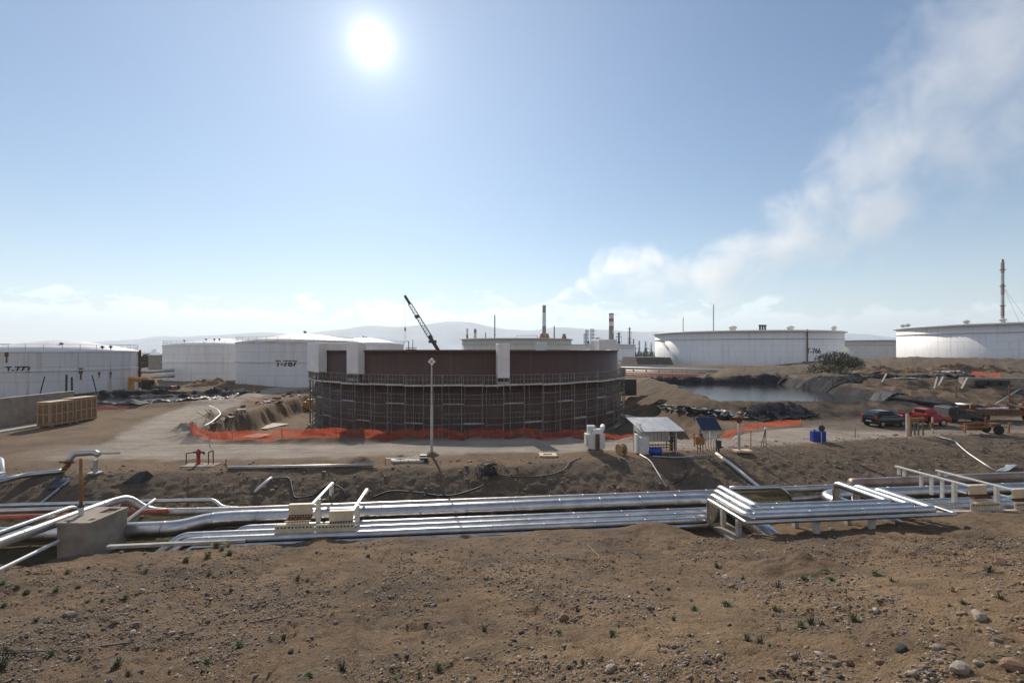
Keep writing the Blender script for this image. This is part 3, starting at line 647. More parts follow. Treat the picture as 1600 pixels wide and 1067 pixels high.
# ------------------------------------------------------------------ the brown tank under construction, its sheeting and scaffold
TC, TR = TANK_C, TANK_R
def tp(a, r, z): return (TC[0]+r*math.cos(a), TC[1]+r*math.sin(a), z)
t = thing('steel_tank', 'big dark brown open steel tank shell standing in the excavated pit', 'storage tank', (*TC, PIT_Z))
b = MB(); b.lathe([(TR, -.1), (TR, 9.15), (TR-.06, 9.15), (TR-.06, 3)], (*TC, PIT_Z), 128); b.build('shell', M['brown'], t, smooth=True)
b = MB(); b.lathe([(TR, -.14), (TR+.14, -.14), (TR+.14, 0), (TR, 0)], (*TC, 7.05), 128); b.build('rim_angle', M['brown'], t)
b = MB(); b.lathe([(TR+.55, -.05), (TR+.55, .12), (TR, .12)], (*TC, PIT_Z), 96); b.build('footing', M['concrete'], t)
def tang(px, far=False):
    best = None
    for k in range(1600):
        a = 2*math.pi*k/1600; x, y, _ = tp(a, TR, 0)
        if (y > 62) != far and not (abs(y-62) < 3): continue
        e = abs(800+x/y*F-px)
        if best is None or e < best[0]: best = (e, a)
    return best[1]
def rim_sheet(name, label, px0, px1, z0, z1, r=TR+.35, far=False, lip=0.0):
    a0, a1 = tang(px0, far), tang(px1, far); q = MB(); n = 5
    if a1 < a0: a0, a1 = a1, a0
    for (ra, rb) in ((r+.75, r-.28),):
        pts = []
        for i in range(n+1):
            a = a0+(a1-a0)*i/n; pts.append((a, ra+.06*math.sin(i*2.1)))
        vs = [tp(a, rr, z0) for a, rr in pts]+[tp(a, rr, z1) for a, rr in pts]+[tp(a, rb, z0) for a, rr in pts]+[tp(a, rb, z1) for a, rr in pts]
        m = n+1; fs = []
        for i in range(n): fs += [(i, i+1, m+i+1, m+i), (2*m+i+1, 2*m+i, 3*m+i, 3*m+i+1), (m+i, m+i+1, 3*m+i+1, 3*m+i), (i+1, i, 2*m+i, 2*m+i+1)]
        fs += [(0, m, 3*m, 2*m), (m-1, 3*m-1, 4*m-1, 2*m-1)]
        q.add(vs, fs)
    root = thing(name, label, 'sheeting', tp((a0+a1)/2, r+.2, z0), 'white sheeted cabins on the brown tank rim')
    q.build('white_sheet', M['sheeting'], root, bevel=.05)
    b2 = MB()
    for a in (a0, a1):
        b2.bar(tp(a, r+.7, z0-1.0), tp(a, r+.7, z0), .07); b2.bar(tp(a, r-.1, z0-.6), tp(a, r-.1, z0), .07)
    b2.bar(tp(a0, r+.6, z0-.5), tp(a1, r+.6, z0-.5), .12, .3); b2.build('support_frame', M['steel'], root)
    return root
rim_sheet('sheeted_cabin', 'tall white sheeted cabin wrapped on the left end of the brown tank', 497, 512, 4.6, 7.9)
rim_sheet('sheeted_cabin', 'white sheeted cabin with folded drape on the left part of the brown tank rim', 553, 569.5, 4.6, 7.85, r=TR+.2)
rim_sheet('sheeted_cabin', 'narrow white sheeted cabin at the middle of the brown tank rim', 774, 792.5, 4.4, 7.7)
p = rim_sheet('sheeted_cabin', 'small square white sheet over the back rim of the brown tank', 842, 855, 6.3, 8.3, far=True, r=TR-.9)
rim_sheet('sheeted_cabin', 'white sheeted cabin at the right end of the brown tank', 936, 952, 6.6, 8.45, far=True, r=TR-1.2)
q = MB(); a = tang(574); a1 = tang(510)
for s0, s1 in ((a1, a),):
    q.grid(lambda u, v: tp(s0+(s1-s0)*u, TR-.02+.20*v*1.0+.10, 6.95+.85*v), 10, 2)
rr = q.top('white_drape', M['sheeting'], 'long white sheet draped over the rim between the two left cabins', 'sheeting'); md = rr.modifiers.new('thickness', 'SOLIDIFY'); md.thickness = .06
q = MB(); q.box((14.9, 78.6, 3.4), (3.2, 3.4, 10.6), rz=.2); r_ = q.top('sheeted_stair_tower', M['sheeting'], 'tall pale sheeted stair tower behind the right end of the brown tank', 'tower', bevel=.06)

def scaffold():
    t = thing('scaffold', 'tube scaffold with plank walkway ringing the brown tank', 'scaffold', (TC[0], TC[1], PIT_Z))
    NB = 66; da = 2*math.pi/NB; ri, ro = TR+.25, TR+.90; lifts = [PIT_Z+.25, PIT_Z+2.1, PIT_Z+3.95, 3.7]
    fr = [i for i in range(NB) if math.sin(i*da) < .42]
    for i in fr:
        a = i*da+.01*math.sin(i*7); dd = .25*math.sin(i*3.7)*da
        b = MB(); b.tube([tp(a, ro, PIT_Z), tp(a+.0008, ro, 4.75)], .048, 5); b.build('standard', M['scaf'], t)
    for i in fr:
        a = i*da+.25*da+.02*math.sin(i*5)
        b = MB(); b.tube([tp(a, ri, PIT_Z), tp(a, ri, 3.6)], .045, 5); b.build('standard', M['scaf'], t)
    b = MB()
    for i in fr:
        a0, a1 = i*da, (i+1)*da
        for k, z in enumerate(lifts[:3]):
            jz = .06*math.sin(i*2.3+k); b.bar(tp(a0, ro, z+jz), tp(a1, ro, z+jz), .06)
            b.bar(tp(a0, ri, z+.5), tp(a1, ri, z+.5), .045); b.bar(tp(a0, ri, z), tp(a0, ro, z), .05)
            if (i*5+k*3) % 4 == 0: b.bar(tp(a0, ro, z+.95), tp(a1, ro, z+.95), .045)
    b.build('ledgers', M['scaf'], t)
    for k, z in enumerate(lifts[:3]):           # short stretches of boards on the lower lifts, with their rail pickets
        for i in fr:
            b = MB(); q = MB()
            a0, a1 = i*da, (i+1)*da
            if (i*7+k*4) % 3 != 1:
                if (i+k) % 3 == 0: b.bar(tp(a0, ro-.05, z+.08), tp(a1, ro-.05, z+.08), .05, .13)
                n = 5
                for j in range(n):
                    a = a0+(a1-a0)*(j+.5)/n; q.bar(tp(a, ri+.1, z+.1), tp(a, ri+.1, z+1.0), .035)
                q.bar(tp(a0, ri+.1, z+1.0), tp(a1, ri+.1, z+1.0), .04)
            if b.v: b.build('lift_board', M['plank'], t)
            if q.v: q.build('lift_rail', M['scaf'], t)
    b = MB(); q = MB(); w = MB()
    for i in fr:
        a0, a1 = i*da, (i+1)*da; jz = .035*math.sin(i*1.7)
        b.add([tp(a0, ri-.2, 3.72+jz), tp(a1, ri-.2, 3.72+jz), tp(a1, ro+.12, 3.72+jz), tp(a0, ro+.12, 3.72+jz), tp(a0, ri-.2, 3.64+jz), tp(a1, ri-.2, 3.64+jz), tp(a1, ro+.12, 3.64+jz), tp(a0, ro+.12, 3.64+jz)],
              [(0, 1, 2, 3), (7, 6, 5, 4), (3, 2, 6, 7), (1, 0, 4, 5), (0, 3, 7, 4), (2, 1, 5, 6)])
        w.bar(tp(a0+.003, ro+.14, 3.72+jz), tp(a1-.003, ro+.14, 3.74+jz), .06, .17)
        for j in range(5):
            a = a0+(a1-a0)*j/5; q.bar(tp(a, ro+.1, 3.75), tp(a, ro+.1, 4.7), .035 if j else .06)
        q.bar(tp(a0, ro+.1, 4.7+jz*.5), tp(a1, ro+.1, 4.7+jz*.5), .045); q.bar(tp(a0, ro+.1, 4.25), tp(a1, ro+.1, 4.25), .03)
    b.build('walkway', M['plank'], t); w.build('toe_board', M['toe'], t); q.build('guard_rail', M['scaf'], t)
scaffold()
# davit frame on the far rim
t = thing('davit_frame', 'small dark frame with a lifting arm on the far rim of the brown tank', 'frame', tuple(atY(641, 546, 86)))
p0 = atY(634, 546.5, 86); p1 = atY(651, 546.5, 86); b = MB(); b.bar(p0, p1, .25); b.bar(p0+Vector((0, 0, .35)), p1+Vector((0, 0, .35)), .12); b.build('base_beam', M['dark_steel'], t)
b = MB(); x = atY(638.5, 546, 86); b.bar(x, x+Vector((0, 0, 1.5)), .12); b.bar(x+Vector((.1, 0, 1.45)), x+Vector((-.9, 0, 1.4)), .09); b.bar(x+Vector((-.8, 0, 1.4)), x+Vector((-.8, 0, .8)), .07); b.build('lifting_arm', M['dark_steel'], t)
b = MB(); x = atY(645, 546, 86); b.bar(x, x+Vector((0, 0, 1.7)), .12); b.build('post', M['steel'], t)

# ------------------------------------------------------------------ lattice crane beyond the brown tank
def crane():
    Y = 104; tip = atY(632.5, 462, Y); mid = atY(676, 533, Y); base = atY(702, 575, Y)
    t = thing('lattice_crane', 'dark crawler crane whose long lattice boom leans above the brown tank', 'crane', (base.x+1.5, Y, 0))
    d = (base-tip).normalized(); s = Vector((0, 1, 0)); n = d.cross(s).normalized()
    b = MB(); k = 26
    A = tip+(base-tip)*.02
    for sx in (-1, 1):
        for sy in (-1, 1):
            b.bar(tip+d*2+n*.32*sx+s*.32*sy, mid-d*.6+n*.42*sx+s*.42*sy, .09)
    L_ = (mid-tip).length
    for i in range(k):
        f0, f1 = 2/L_+(1-2.6/L_)*i/k, 2/L_+(1-2.6/L_)*(i+1)/k; e = 1 if i % 2 else -1
        for sy in (-1, 1): b.bar(tip+d*L_*f0+n*.36*e+s*.36*sy, tip+d*L_*f1-n*.36*e+s*.36*sy, .045)
    b.build('lattice_boom', M['dark_steel'], t)
    b = MB(); b.bar(tip, tip+d*2.1, .55, .5); b.bar(tip+d*L_*.43-n*.1, tip+d*L_*.48-n*.1, 1.1, .9); b.build('boom_head', M['dark_steel'], t)
    b = MB(); b.bar(mid-d*1.4, base, .75, .7); b.box((mid.x, Y, mid.z-.1), (1.6, 1.0, .6), rz=0); b.build('boom_foot', M['dark_steel'], t)
    b = MB(); b.bar(tip+Vector((0, 0, -.2)), atY(633, 514, Y), .035); b.bar(atY(633, 514, Y), atY(633, 532, Y), .05); b.bar(atY(633, 512, Y), atY(633, 517, Y), .28); b.build('hook_line', M['dark_steel'], t)
    b = MB(); b.box((base.x+2.0, Y, 2.2), (5.2, 3, 2.2)); b.build('machine_house', M['yellow'], t, bevel=.1)
    for sy in (-1.7, 1.7):
        b = MB(); b.box((base.x+1.5, Y+sy, .55), (6, .9, 1.1)); b.build('crawler_track', M['dark_steel'], t, bevel=.3)
crane()

# ------------------------------------------------------------------ refinery skyline
def chimney(label, px0, px1, pytop, Y, bands, taper=.85, z0=-8):
    w = (px1-px0)/F*Y/2; cx = ((px0+px1)/2-800)/F*Y; zt = EYE+(HOR-pytop)/F*Y
    t = thing('chimney', label, 'chimney', (cx, Y, z0), 'refinery chimneys and masts'); zz = z0; h = zt-z0
    lv = [0]+[f for f, _ in bands]
    for (f0, (f1, m)) in zip(lv[:-1], bands):
        b = MB(); r0, r1 = w*(1/taper)*(1-(1-taper)*f0), w*(1/taper)*(1-(1-taper)*f1); b.lathe([(r0, h*f0), (r1, h*f1)]+([(r1*.8, h)] if f1 == 1 else []), (cx, Y, z0), 20); b.build('shaft' if m == 'stack' else 'painted_band', M[m], t, smooth=True)
    return t
chimney('tall thin smoking chimney with a white painted top', 847.5, 853, 477, 420, [(.66, 'stack'), (.88, 'stack_white'), (1, 'stack')])
chimney('thick chimney striped red and white above a dark lower half', 951.5, 959, 489.5, 420, [(.55, 'stack'), (.62, 'stack_red'), (.69, 'stack_white'), (.76, 'stack_red'), (.84, 'stack_white'), (.9, 'stack_red'), (.97, 'stack_white'), (1, 'stack')], 1.0)
chimney('dark square stack close beside the striped chimney', 951, 957, 514, 414, [(1, 'stack')], 1.0)
chimney('short banded stack farthest left above the cream tank', 728.5, 731.5, 513, 384, [(.55, 'stack'), (.7, 'stack_white'), (.85, 'stack_red'), (1, 'stack_white')])
chimney('short dark flared stack second from left above the cream tank', 740.5, 744.5, 514, 384, [(.75, 'stack'), (.9, 'stack_white'), (1, 'stack')], .7)
chimney('tiny stub stack above the cream tank rim', 758, 759.5, 519, 384, [(1, 'stack')])
chimney('thin pole chimney right of the smoking chimney', 865, 867, 509.5, 384, [(1, 'stack')])
def mast(label, px, pytop, Y, w, z0, bands=None, collars=()):
    cx = (px-800)/F*Y; zt = EYE+(HOR-pytop)/F*Y; t = thing('mast', label, 'mast', (cx, Y, z0), 'refinery chimneys and masts'); n = 9; h = zt-z0
    for i in range(n):
            k = i % 2; b = MB(); z = z0+h*i/n
            for a in (0.5, 2.6, 4.7):
                q = (cx+w*math.cos(a), Y+w*math.sin(a)); b.bar((*q, z), (*q, z+h/n), w*.35)
            m_ = 5
            for j in range(m_):
                za, zb = z+h/n*j/m_, z+h/n*(j+1)/m_
                for a, a2 in ((.5, 2.6), (2.6, 4.7), (4.7, .5)): b.bar((cx+w*math.cos(a), Y+w*math.sin(a), za), (cx+w*math.cos(a2), Y+w*math.sin(a2), zb), w*.22)
            b.build('lattice_section', M[bands[k] if bands else 'plant_steel'], t)
    b = MB(); b.lathe([(w*.35, 0), (w*.35, h), (w*.7, h+.2), (w*.7, h+h*.03), (.02, h+h*.035)], (cx, Y, z0), 8); b.build('riser', M['plant_steel'], t)
    for f in collars:
        b = MB(); b.lathe([(w*.5, 0), (w*2.0, 0), (w*2.0, w*.5), (w*.5, w*.5)], (cx, Y, z0+h*f), 10); b.build('platform', M['plant_steel'], t)
    return t
mast('banded lattice mast with a platform above the cream tank', 773, 494, 370, .5, -6, ('plant_steel', 'stack_red'), (.62,))
mast('slim tall mast rising behind tank T-766', 1115, 478, 420, .4, -3)
mast('short thin mast near the left end of tank T-766', 1067.5, 497, 420, .3, -3)
t = mast('tall red and white flare mast behind the raised right tank', 1567, 410, 330, .85, 0, ('stack_red', 'stack_white'), (.35, .55, .75, .92))
b = MB()
for dx in (26, 14): b.bar(((1567-800)/F*330, 330, 50), ((1567-800)/F*330+dx, 322, 1), .10)
b.build('guy_wire', M['plant_steel'], t)
def column(label, px0, px1, pytop, Y, z0=-8, kind=0):
    w = (px1-px0)/F*Y/2; cx = ((px0+px1)/2-800)/F*Y; zt = EYE+(HOR-pytop)/F*Y; h = zt-z0; t = thing('process_column', label, 'column', (cx, Y, z0), 'refinery process columns')
    b = MB(); b.lathe([(w*.55, 0), (w*.55, h*.7), (w*.38, h*.75), (w*.38, h*.97), (w*.15, h)], (cx, Y, z0), 12); b.build('vessel', M['plant_steel'], t, smooth=False)
    b = MB()
    for f in (.3, .45, .6, .72, .86, .95): b.lathe([(w*.5, 0), (w, 0), (w, .35), (w*.5, .35)], (cx, Y, z0+h*f), 10)
    for a in range(4): b.bar((cx+w*math.cos(a*1.6), Y+w*math.sin(a*1.6), z0+h*.2), (cx+w*math.cos(a*1.6), Y+w*math.sin(a*1.6), z0+h*.9), w*.1)
    b.build('platform', M['plant_steel'], t)
column('broad column with cone top right of the striped chimney', 963, 971, 519, 414)
column('slender process column with platforms near the striped chimney', 981, 986.5, 511, 414)
column('short slender column above dark plant, left of three', 988, 991.5, 529, 396)
column('short column among dark plant, middle of three', 1007, 1011, 533, 396)
column('short column nearest to tank T-766, right of three', 1016, 1019, 535, 396)
column('stubby column among the dark plant left of tank T-766', 997, 1000.5, 532, 402)
def plant_block(label, px0, px1, pytop, Y, seed, steps):
    r = random.Random(seed); x0, x1 = (px0-800)/F*Y, (px1-800)/F*Y; zt = EYE+(HOR-pytop)/F*Y; t = thing('process_unit', label, 'process unit', ((x0+x1)/2, Y, -8)); b = MB(); p = MB()
    nx = steps
    for i in range(nx+1):
        x = x0+(x1-x0)*i/nx; top = zt-(r.random()*.45)*(zt+8) if i not in (1, 2) else zt
        for y in (Y, Y+6):
            b.bar((x, y, -8), (x, y, top), .42)
        z = -2
        while z < top:
            b.bar((x, Y, z), (min(x1, x+(x1-x0)/nx), Y, z), .36); p.box((x+(x1-x0)/nx*.5, Y+3, z), ((x1-x0)/nx*.9, 5.4, .25)); z += 3.1
        if r.random() < .8: p.lathe([(1.0, 0), (1.0, r.uniform(6, .62*(zt+8))), (.3, .66*(zt+8))], (x+.6, Y+2.4, -6), 8)
    b.build('steel_frame', M['plant_steel'], t); p.build('vessels_and_floors', M['stack'], t)
plant_block('open steel process tower left of the striped chimney', 921, 931, 513, 420, 2, 3)
plant_block('isolated square frame tower left of the process tower', 914, 919, 515, 426, 4, 2)
plant_block('low dark process plant between the brown tank and tank T-766', 984, 1024, 541, 396, 9, 9)
plant_block('stepped steel process frame below the striped chimney', 930, 941, 527, 423, 6, 4)

# ------------------------------------------------------------------ pipelines in the trench: u runs along them, w away from the camera
def PW(u, w, z): return Vector((.99382*u-.111*w, 24.9+.111*u+.99382*w, z))
def pipe(name, label, pts, r, m, rad=.5, group=None, seam=1.3, n=16, dents=0, cat='pipe'):
    P = bend_path(pts, rad, 7); fine = [P[0]]
    for a, c_ in zip(P[:-1], P[1:]):
        k = max(1, int((c_-a).length/.6)); fine += [a+(c_-a)*(j/k) for j in range(1, k+1)]
    rs = [r*(1+.0015*math.sin(i*2.7)+.002*math.sin(i*1.13)) for i in range(len(fine))]
    jit = [p+Vector((0, 0, .002*math.sin(i*.9+r*20))) for i, p in enumerate(fine)]
    t = thing(name, label, cat, tuple(P[len(P)//2]-Vector((0, 0, r))), group)
    b = MB(); b.tube(jit, rs, n); acc = 0
    if seam:
        for i in range(1, len(jit)-1):
            acc += (jit[i]-jit[i-1]).length
            if acc > seam:
                acc = 0; d = (jit[i+1]-jit[i-1]).normalized(); b.tube([jit[i]-d*.035, jit[i]+d*.035], r*1.014, n)
    b.build('cladding', M[m], t, smooth=True)
    return t
zb, zs, zl = -.97, -1.10, .07
G = 'aluminium clad pipes in the trench'
pipe('pipeline', 'thickest shiny clad pipeline crossing the trench with a large U bend', [PW(-45, -.9, -1.08), PW(-15.6, -.9, -1.08), PW(-14.6, -.2, -.99), PW(-13.5, -.1, zb), PW(-5, -.1, zb), PW(4, 0, zb), PW(11.0, 0, zb), PW(11.0, -4.6, zb-.02), PW(11.15, -9, zb-1.9)], .365, 'clad', .9, G, 1.9, 24)
pipe('pipeline', 'thick pale pipe bending toward the camera under the right end of the pipe loop', [PW(17.9, -9, zb-1.9), PW(17.7, -4.6, zb-.1), PW(17.2, 0.1, zb), PW(30, 0, zb), PW(90, 0, zb)], .365, 'clad', 1.2, G, 1.9, 24)
pipe('pipeline', 'pipe coming in diagonally past the concrete block and arching over the thick pipeline', [Vector((-18.6, 9.5, -.05)), Vector((-19.15, 17.3, -.05)), Vector((-19.1, 22.9, -.10)), Vector((-18.85, 23.7, -.10)), Vector((-18.1, 23.95, -.78)), Vector((-17.3, 24.0, -.9)), PW(-14, .85, -.9), PW(11, .72, -.80), PW(20, .72, -.72)], .195, 'clad_dull', .4, G, 1.5)
pipe('pipeline', 'brown stained rear pipe along the foot of the right embankment', [PW(19.9, .95, -.62), PW(30, .95, -.55), PW(90, 1.1, -.5)], .30, 'clad_rust', .5, G, 2)
pipe('pipeline', 'thin pale pipe laid behind the thick one ending in a short elbow', [PW(12.1, .35, -.48), PW(15.0, .30, -.5), PW(15.8, .25, -1.2)], .13, 'clad', .15, G, 0)
pipe('pipeline', 'thin grey pipe running behind the pipe loop at the trench foot', [PW(15.6, .2, -1.15), PW(22, .3, -1.0), PW(40, .3, -1.0)], .15, 'clad_dull', .3, G, 0)
pipe('pipeline', 'flat topped thin pipe with a raised step behind the arching pipe', [PW(-45, 2.3, -.62), PW(-17.0, 1.9, -.60), PW(-15.3, 1.75, -.60), PW(-14.7, 1.4, -.88), PW(-13, 1.2, -1.0)], .10, 'clad', .2, G, 0)
pipe('pipeline', 'long thin pale pipe farthest back at the left edge', [PW(-60, 1.5, -.72), PW(-22, 1.3, -.66), PW(-19.4, 1.2, -.6)], .12, 'clad', .2, G, 0)
pipe('pipeline', 'faded red pipe lying behind the thick left pipeline', [PW(-60, .75, -.84), PW(-22, .7, -.78), PW(-16.9, .7, -.74)], .11, 'redpipe', .2, G, 0)
pipe('pipeline', 'slim clad pipe running beside the diagonal pipe at the left edge', [Vector((-20.4, 13, -.10)), Vector((-20.15, 22.2, -.05)), Vector((-19.9, 23.1, -1.2))], .11, 'clad', .25, G, 0)
pipe('pipeline', 'thin white pipe below the diagonal pipe ending at the concrete block', [Vector((-17.3, 12.0, -.66)), Vector((-18.3, 17.0, -.70)), Vector((-18.75, 20.3, -.72))], .07, 'white', .2, G, 0)
pipe('pipeline', 'short slim white pipe climbing behind the concrete block', [Vector((-18.0, 22.1, -.95)), Vector((-17.7, 24.0, -.25))], .07, 'white', .2, G, 0)
for k, (w, wn, ul, ur, r) in enumerate(((-1.2, -4.4, 10.6, 17.15, .185), (-1.85, -4.95, 10.05, 17.7, .185), (-2.5, -5.5, 9.5, 18.25, .185), (-2.85, -5.95, 9.1, 18.8, .085))):
    e = (-15.4+.35*k, -14.9, -14.4, -14.0)[k] if k else -12.6; z = zs if k < 3 else zs-.12; zz = zl if k < 3 else zl-.06
    nm = ('rear', 'second', 'third', 'slim front')[k]
    pipe('pipeline', f'{nm} pipe of the four running into and around the raised pipe loop', [PW(e-1.1, w-1.1, z-.85), PW(e, w, z), PW(ul, w, z), PW(ul, w, zz), PW(ul, wn, zz), PW(ur, wn, zz), PW(ur, w, zz), PW(ur, w, z), PW(90, w, z)], r, 'clad', .30 if k < 3 else .12, G, 2.2 if k < 3 else 0, 14)
# loop supports
def support(label, u, w0, w1, ztop, n=2, pad=True):
    t = thing('pipe_support', label, 'support', tuple(PW(u, (w0+w1)/2, -1.5)), 'pipe supports under the raised loop')
    for i in range(n):
        w = w0+(w1-w0)*i/max(1, n-1); b = MB(); p = PW(u, w, 0); b.box((p.x, p.y, (ztop-1.5)/2), (.2, .2, ztop+1.5), rz=.111); b.build('leg', M['white_dirty'], t)
    a, c = PW(u, w0-.15, ztop-.06), PW(u, w1+.15, ztop-.06); b = MB(); b.bar(a, c, .16, .14); b.build('cross_beam', M['white_dirty'], t)
    if pad:
        p = PW(u, (w0+w1)/2, -1.46); b = MB(); b.box(tuple(p), (1.0, abs(w1-w0)+1.0, .18), rz=.111); b.build('pad', M['concrete'], t, bevel=.03)
support('two-legged white pipe support under the left diagonal of the loop', 10.0, -3.9, -2.6, -.13)
support('white pipe support under the near run of the loop, left', 12.5, -5.6, -4.3, -.13, 2, False)
support('short pale pipe support under the near run of the loop, middle', 15.1, -5.6, -4.3, -.13, 2, False)
support('pipe support under the right diagonal of the loop', 18.0, -3.6, -2.5, -.13, 2, False)
for i, u in enumerate((-9, -5.0, -1, 3, 7, 22.0, 26.5, 30)):
    t = thing('pipe_support', 'low concrete sleeper with steel shoes carrying the trench pipes', 'support', tuple(PW(u, -1.3, -1.6)), 'low sleepers under the trench pipes')
    p = PW(u, -1.4, -1.45); b = MB(); b.box(tuple(p), (.3, 4.2, .35), rz=.111); b.build('sleeper', M['concrete'], t, bevel=.03)
    b = MB()
    for w in (-.1, -1.2, -1.85, -2.5): q = PW(u, w, -1.29); b.box(tuple(q), (.16, .2, .16 if w < -1 else .3), rz=.111)
    b.build('shoe', M['rust'], t)
# beige crossovers
def crossover(label, u, w, sx, z0, hi, rail_len, side):
    """white rails running across the pipes, beige riser panels and slotted treads at the near end"""
    t = thing('pipe_crossover', label, 'crossover', tuple(PW(u, w, -1.5)), 'beige stile crossovers over the trench pipes')
    Rz = Matrix.Rotation(.111, 4, 'Z')
    def B(b, du, dw, z, d): p = PW(u+du, w+dw, z); b.box(tuple(p), d, rz=.111)
    b = MB(); B(b, 0, 0, z0+hi, (sx, .06, .46)); b.build('upper_panel', M['beige'], t, bevel=.008)
    b = MB(); B(b, 0, .10, z0+hi+.215, (sx, .2, .03)); b.build('deck', M['beige'], t)
    for k, (dz, dw) in enumerate(((-.36, -.12), (-.58, -.28))):
        b = MB(); n = 9
        B(b, -.08*k, dw+.14, z0+hi+dz+.10, (sx+.1*k, .03, .05)); B(b, -.08*k, dw-.14, z0+hi+dz, (sx+.1*k, .03, .06))
        for i in range(n): B(b, -.08*k-sx/2+sx*(i+.5)/n, dw, z0+hi+dz+.04, (.055, .30, .075))
        b.build('tread', M['rust' if k == 0 else 'beige'], t)
    b = MB(); B(b, -.12, -.46, -.77, (sx+.62, .05, .36)); b.build('lower_panel', M['beige'], t, bevel=.008)
    n = 10
    for i in range(n): b = MB(); B(b, -.12-(sx+.5)/2+(sx+.5)*(i+.5)/n, -.492, -.70, (.07, .02, .06)); b.build('slot', M['dark_steel'], t)
    for i in range(2):
        b = MB(); B(b, -.12+(-.45 if i else .45)*sx, -.42, -1.15, (.09, .09, .5)); b.build('leg', M['rust'], t)
        b = MB(); B(b, -.12+(-.45 if i else .45)*sx, -.42, -1.42, (.34, .34, .1)); b.build('foot_block', M['concrete_light'], t)
    s = side*sx/2; zr = z0+hi+.23
    b = MB(); b.bar(PW(u+s, w-.1, zr), PW(u+s, w+rail_len, zr), .13, .07); b.bar(PW(u+s, w+.1, zr-.42), PW(u+s, w+.75, zr-.42), .06, .06); b.build('hand_rail', M['white'], t)
    for dw, zz in ((.75, -1.2), (rail_len-.55, -.3), (rail_len-.2, -.3))+(((1.4, -.9), (2.0, -.9), (2.6, -.9)) if rail_len > 4.1 else ()):
        b = MB(); p = PW(u+s+.04, w+dw, 0); b.box((p.x, p.y, (zr+zz)/2), (.12 if dw > 1 else .2, .14, zr-zz), rz=.111); b.build('rail_post', M['white_dirty'], t)
crossover('higher beige crossover on the left with slotted steps and white rail', -9.85, -1.9, 1.05, -.62, .55, 3.5, 1)
crossover('lower beige crossover just right of the higher one with white rail', -8.05, -2.0, 1.05, -.62, .22, 3.4, 1)
crossover('far right beige crossover with the longer row of rail posts', 23.9, -2.6, 1.05, -.62, .55, 4.2, -1)
crossover('far right lower beige crossover at the end of the rails', 26.2, -2.75, .95, -.62, .32, 4.0, -1)
b = MB()
# concrete valve block and its post
t = thing('concrete_block', 'square concrete valve chamber with an open hatch beside the diagonal pipe', 'chamber', (-18.0, 21.0, -1.6))
b = MB(); b.box((-18.12, 20.95, -.87), (1.36, 1.95, 1.6)); b.build('chamber_wall', M['concrete'], t, bevel=.015)
b = MB(); ox, oy = -18.12, 20.95
for c_, d_ in (((ox-.36, oy, -.03), (.72, 2.03, .12)), ((ox+.63, oy, -.03), (.18, 2.03, .12)), ((ox+.27, oy-.40, -.03), (.54, 1.23, .12)), ((ox+.27, oy+.93, -.03), (.54, .17, .12))): b.box(c_, d_)
b.build('lid_slab', M['concrete'], t)
b = MB(); b.box((ox+.27, oy+.53, -.055), (.54, .63, .012)); b.build('hatch_opening', M['rust'], t); b = MB(); b.box((ox-.45, oy-.75, .033), (.22, .14, .01)); b.build('lifting_pocket', M['soil_dark'], t); b = MB(); b.box((ox+.45, oy-.6, .033), (.2, .2, .01)); b.build('lifting_pocket', M['soil_dark'], t)
pz = Vector((-18.58, 20.85, .03)); t = thing('pipe_post', 'tall ochre rusty pipe post standing on the concrete chamber', 'post', tuple(pz))
b = MB(); b.tube([pz, pz+Vector((0, 0, .36))], .10, 10); b.build('sleeve', M['white_dirty'], t); b = MB(); b.tube([pz+Vector((0, 0, .3)), pz+Vector((0, 0, 2.45))], .068, 10); b.build('pole', M['ochre'], t, smooth=True)
b = MB(); b.tube([pz+Vector((0, 0, .36)), pz+Vector((0, 0, .46))], .13, 10); b.build('collar', M['dark_steel'], t)
b = MB(); b.bar((-16.9, 20.2, -1.06), (-11.5, 20.9, -1.07), .2, .12); b.top('concrete_kerb', M['concrete_light'], 'thin concrete kerb along the trench edge right of the chamber', 'kerb')
b = MB(); b.bar(PW(20.5, -3.0, -1.02), PW(27.5, -3.4, -1.0), .2, .16); b.top('concrete_kerb', M['concrete_light'], 'thin concrete kerb on the trench edge below the right crossovers', 'kerb')

# ------------------------------------------------------------------ along the embankment and road
def lamp_post():
    p = at(674.5, 711); t = thing('lamp_post', 'slender pale steel lamp post with a white diamond-shaped head', 'lamp post', tuple(p))
    b = MB(); b.lathe([(.10, 0), (.085, 3.4), (.062, 3.42), (.048, 6.15)], p, 10); b.build('pole', M['plank'], t, smooth=True)
    b = MB(); h = p+Vector((0, 0, 6.33))
    for k in range(4):
        a = math.pi/2*k; o = Vector((math.cos(a)*.11, 0, math.sin(a)*.13)); b.box(tuple(h+o), (.16, .16, .16), M=None, rz=0)
    b2 = MB()
    for k in range(4):
        a = math.pi/2*k; q = Matrix.Translation(h+Vector((math.cos(a)*.14, 0, math.sin(a)*.16))) @ Matrix.Rotation(math.pi/4, 4, 'Y'); b2.box((0, 0, 0), (.17, .12, .17), M=q)
    b2.build('lamp_head', M['white'], t, bevel=.01)
    b = MB(); b.box(tuple(h), (.1, .06, .1)); b.build('lens', M['dark_steel'], t)
    b = MB(); b.lathe([(.55, 0), (.45, .10), (.25, .22), (.1, .26)], p-Vector((0, 0, .03)), 12); b.build('earth_foot', M['ground'], t, smooth=True)
lamp_post()
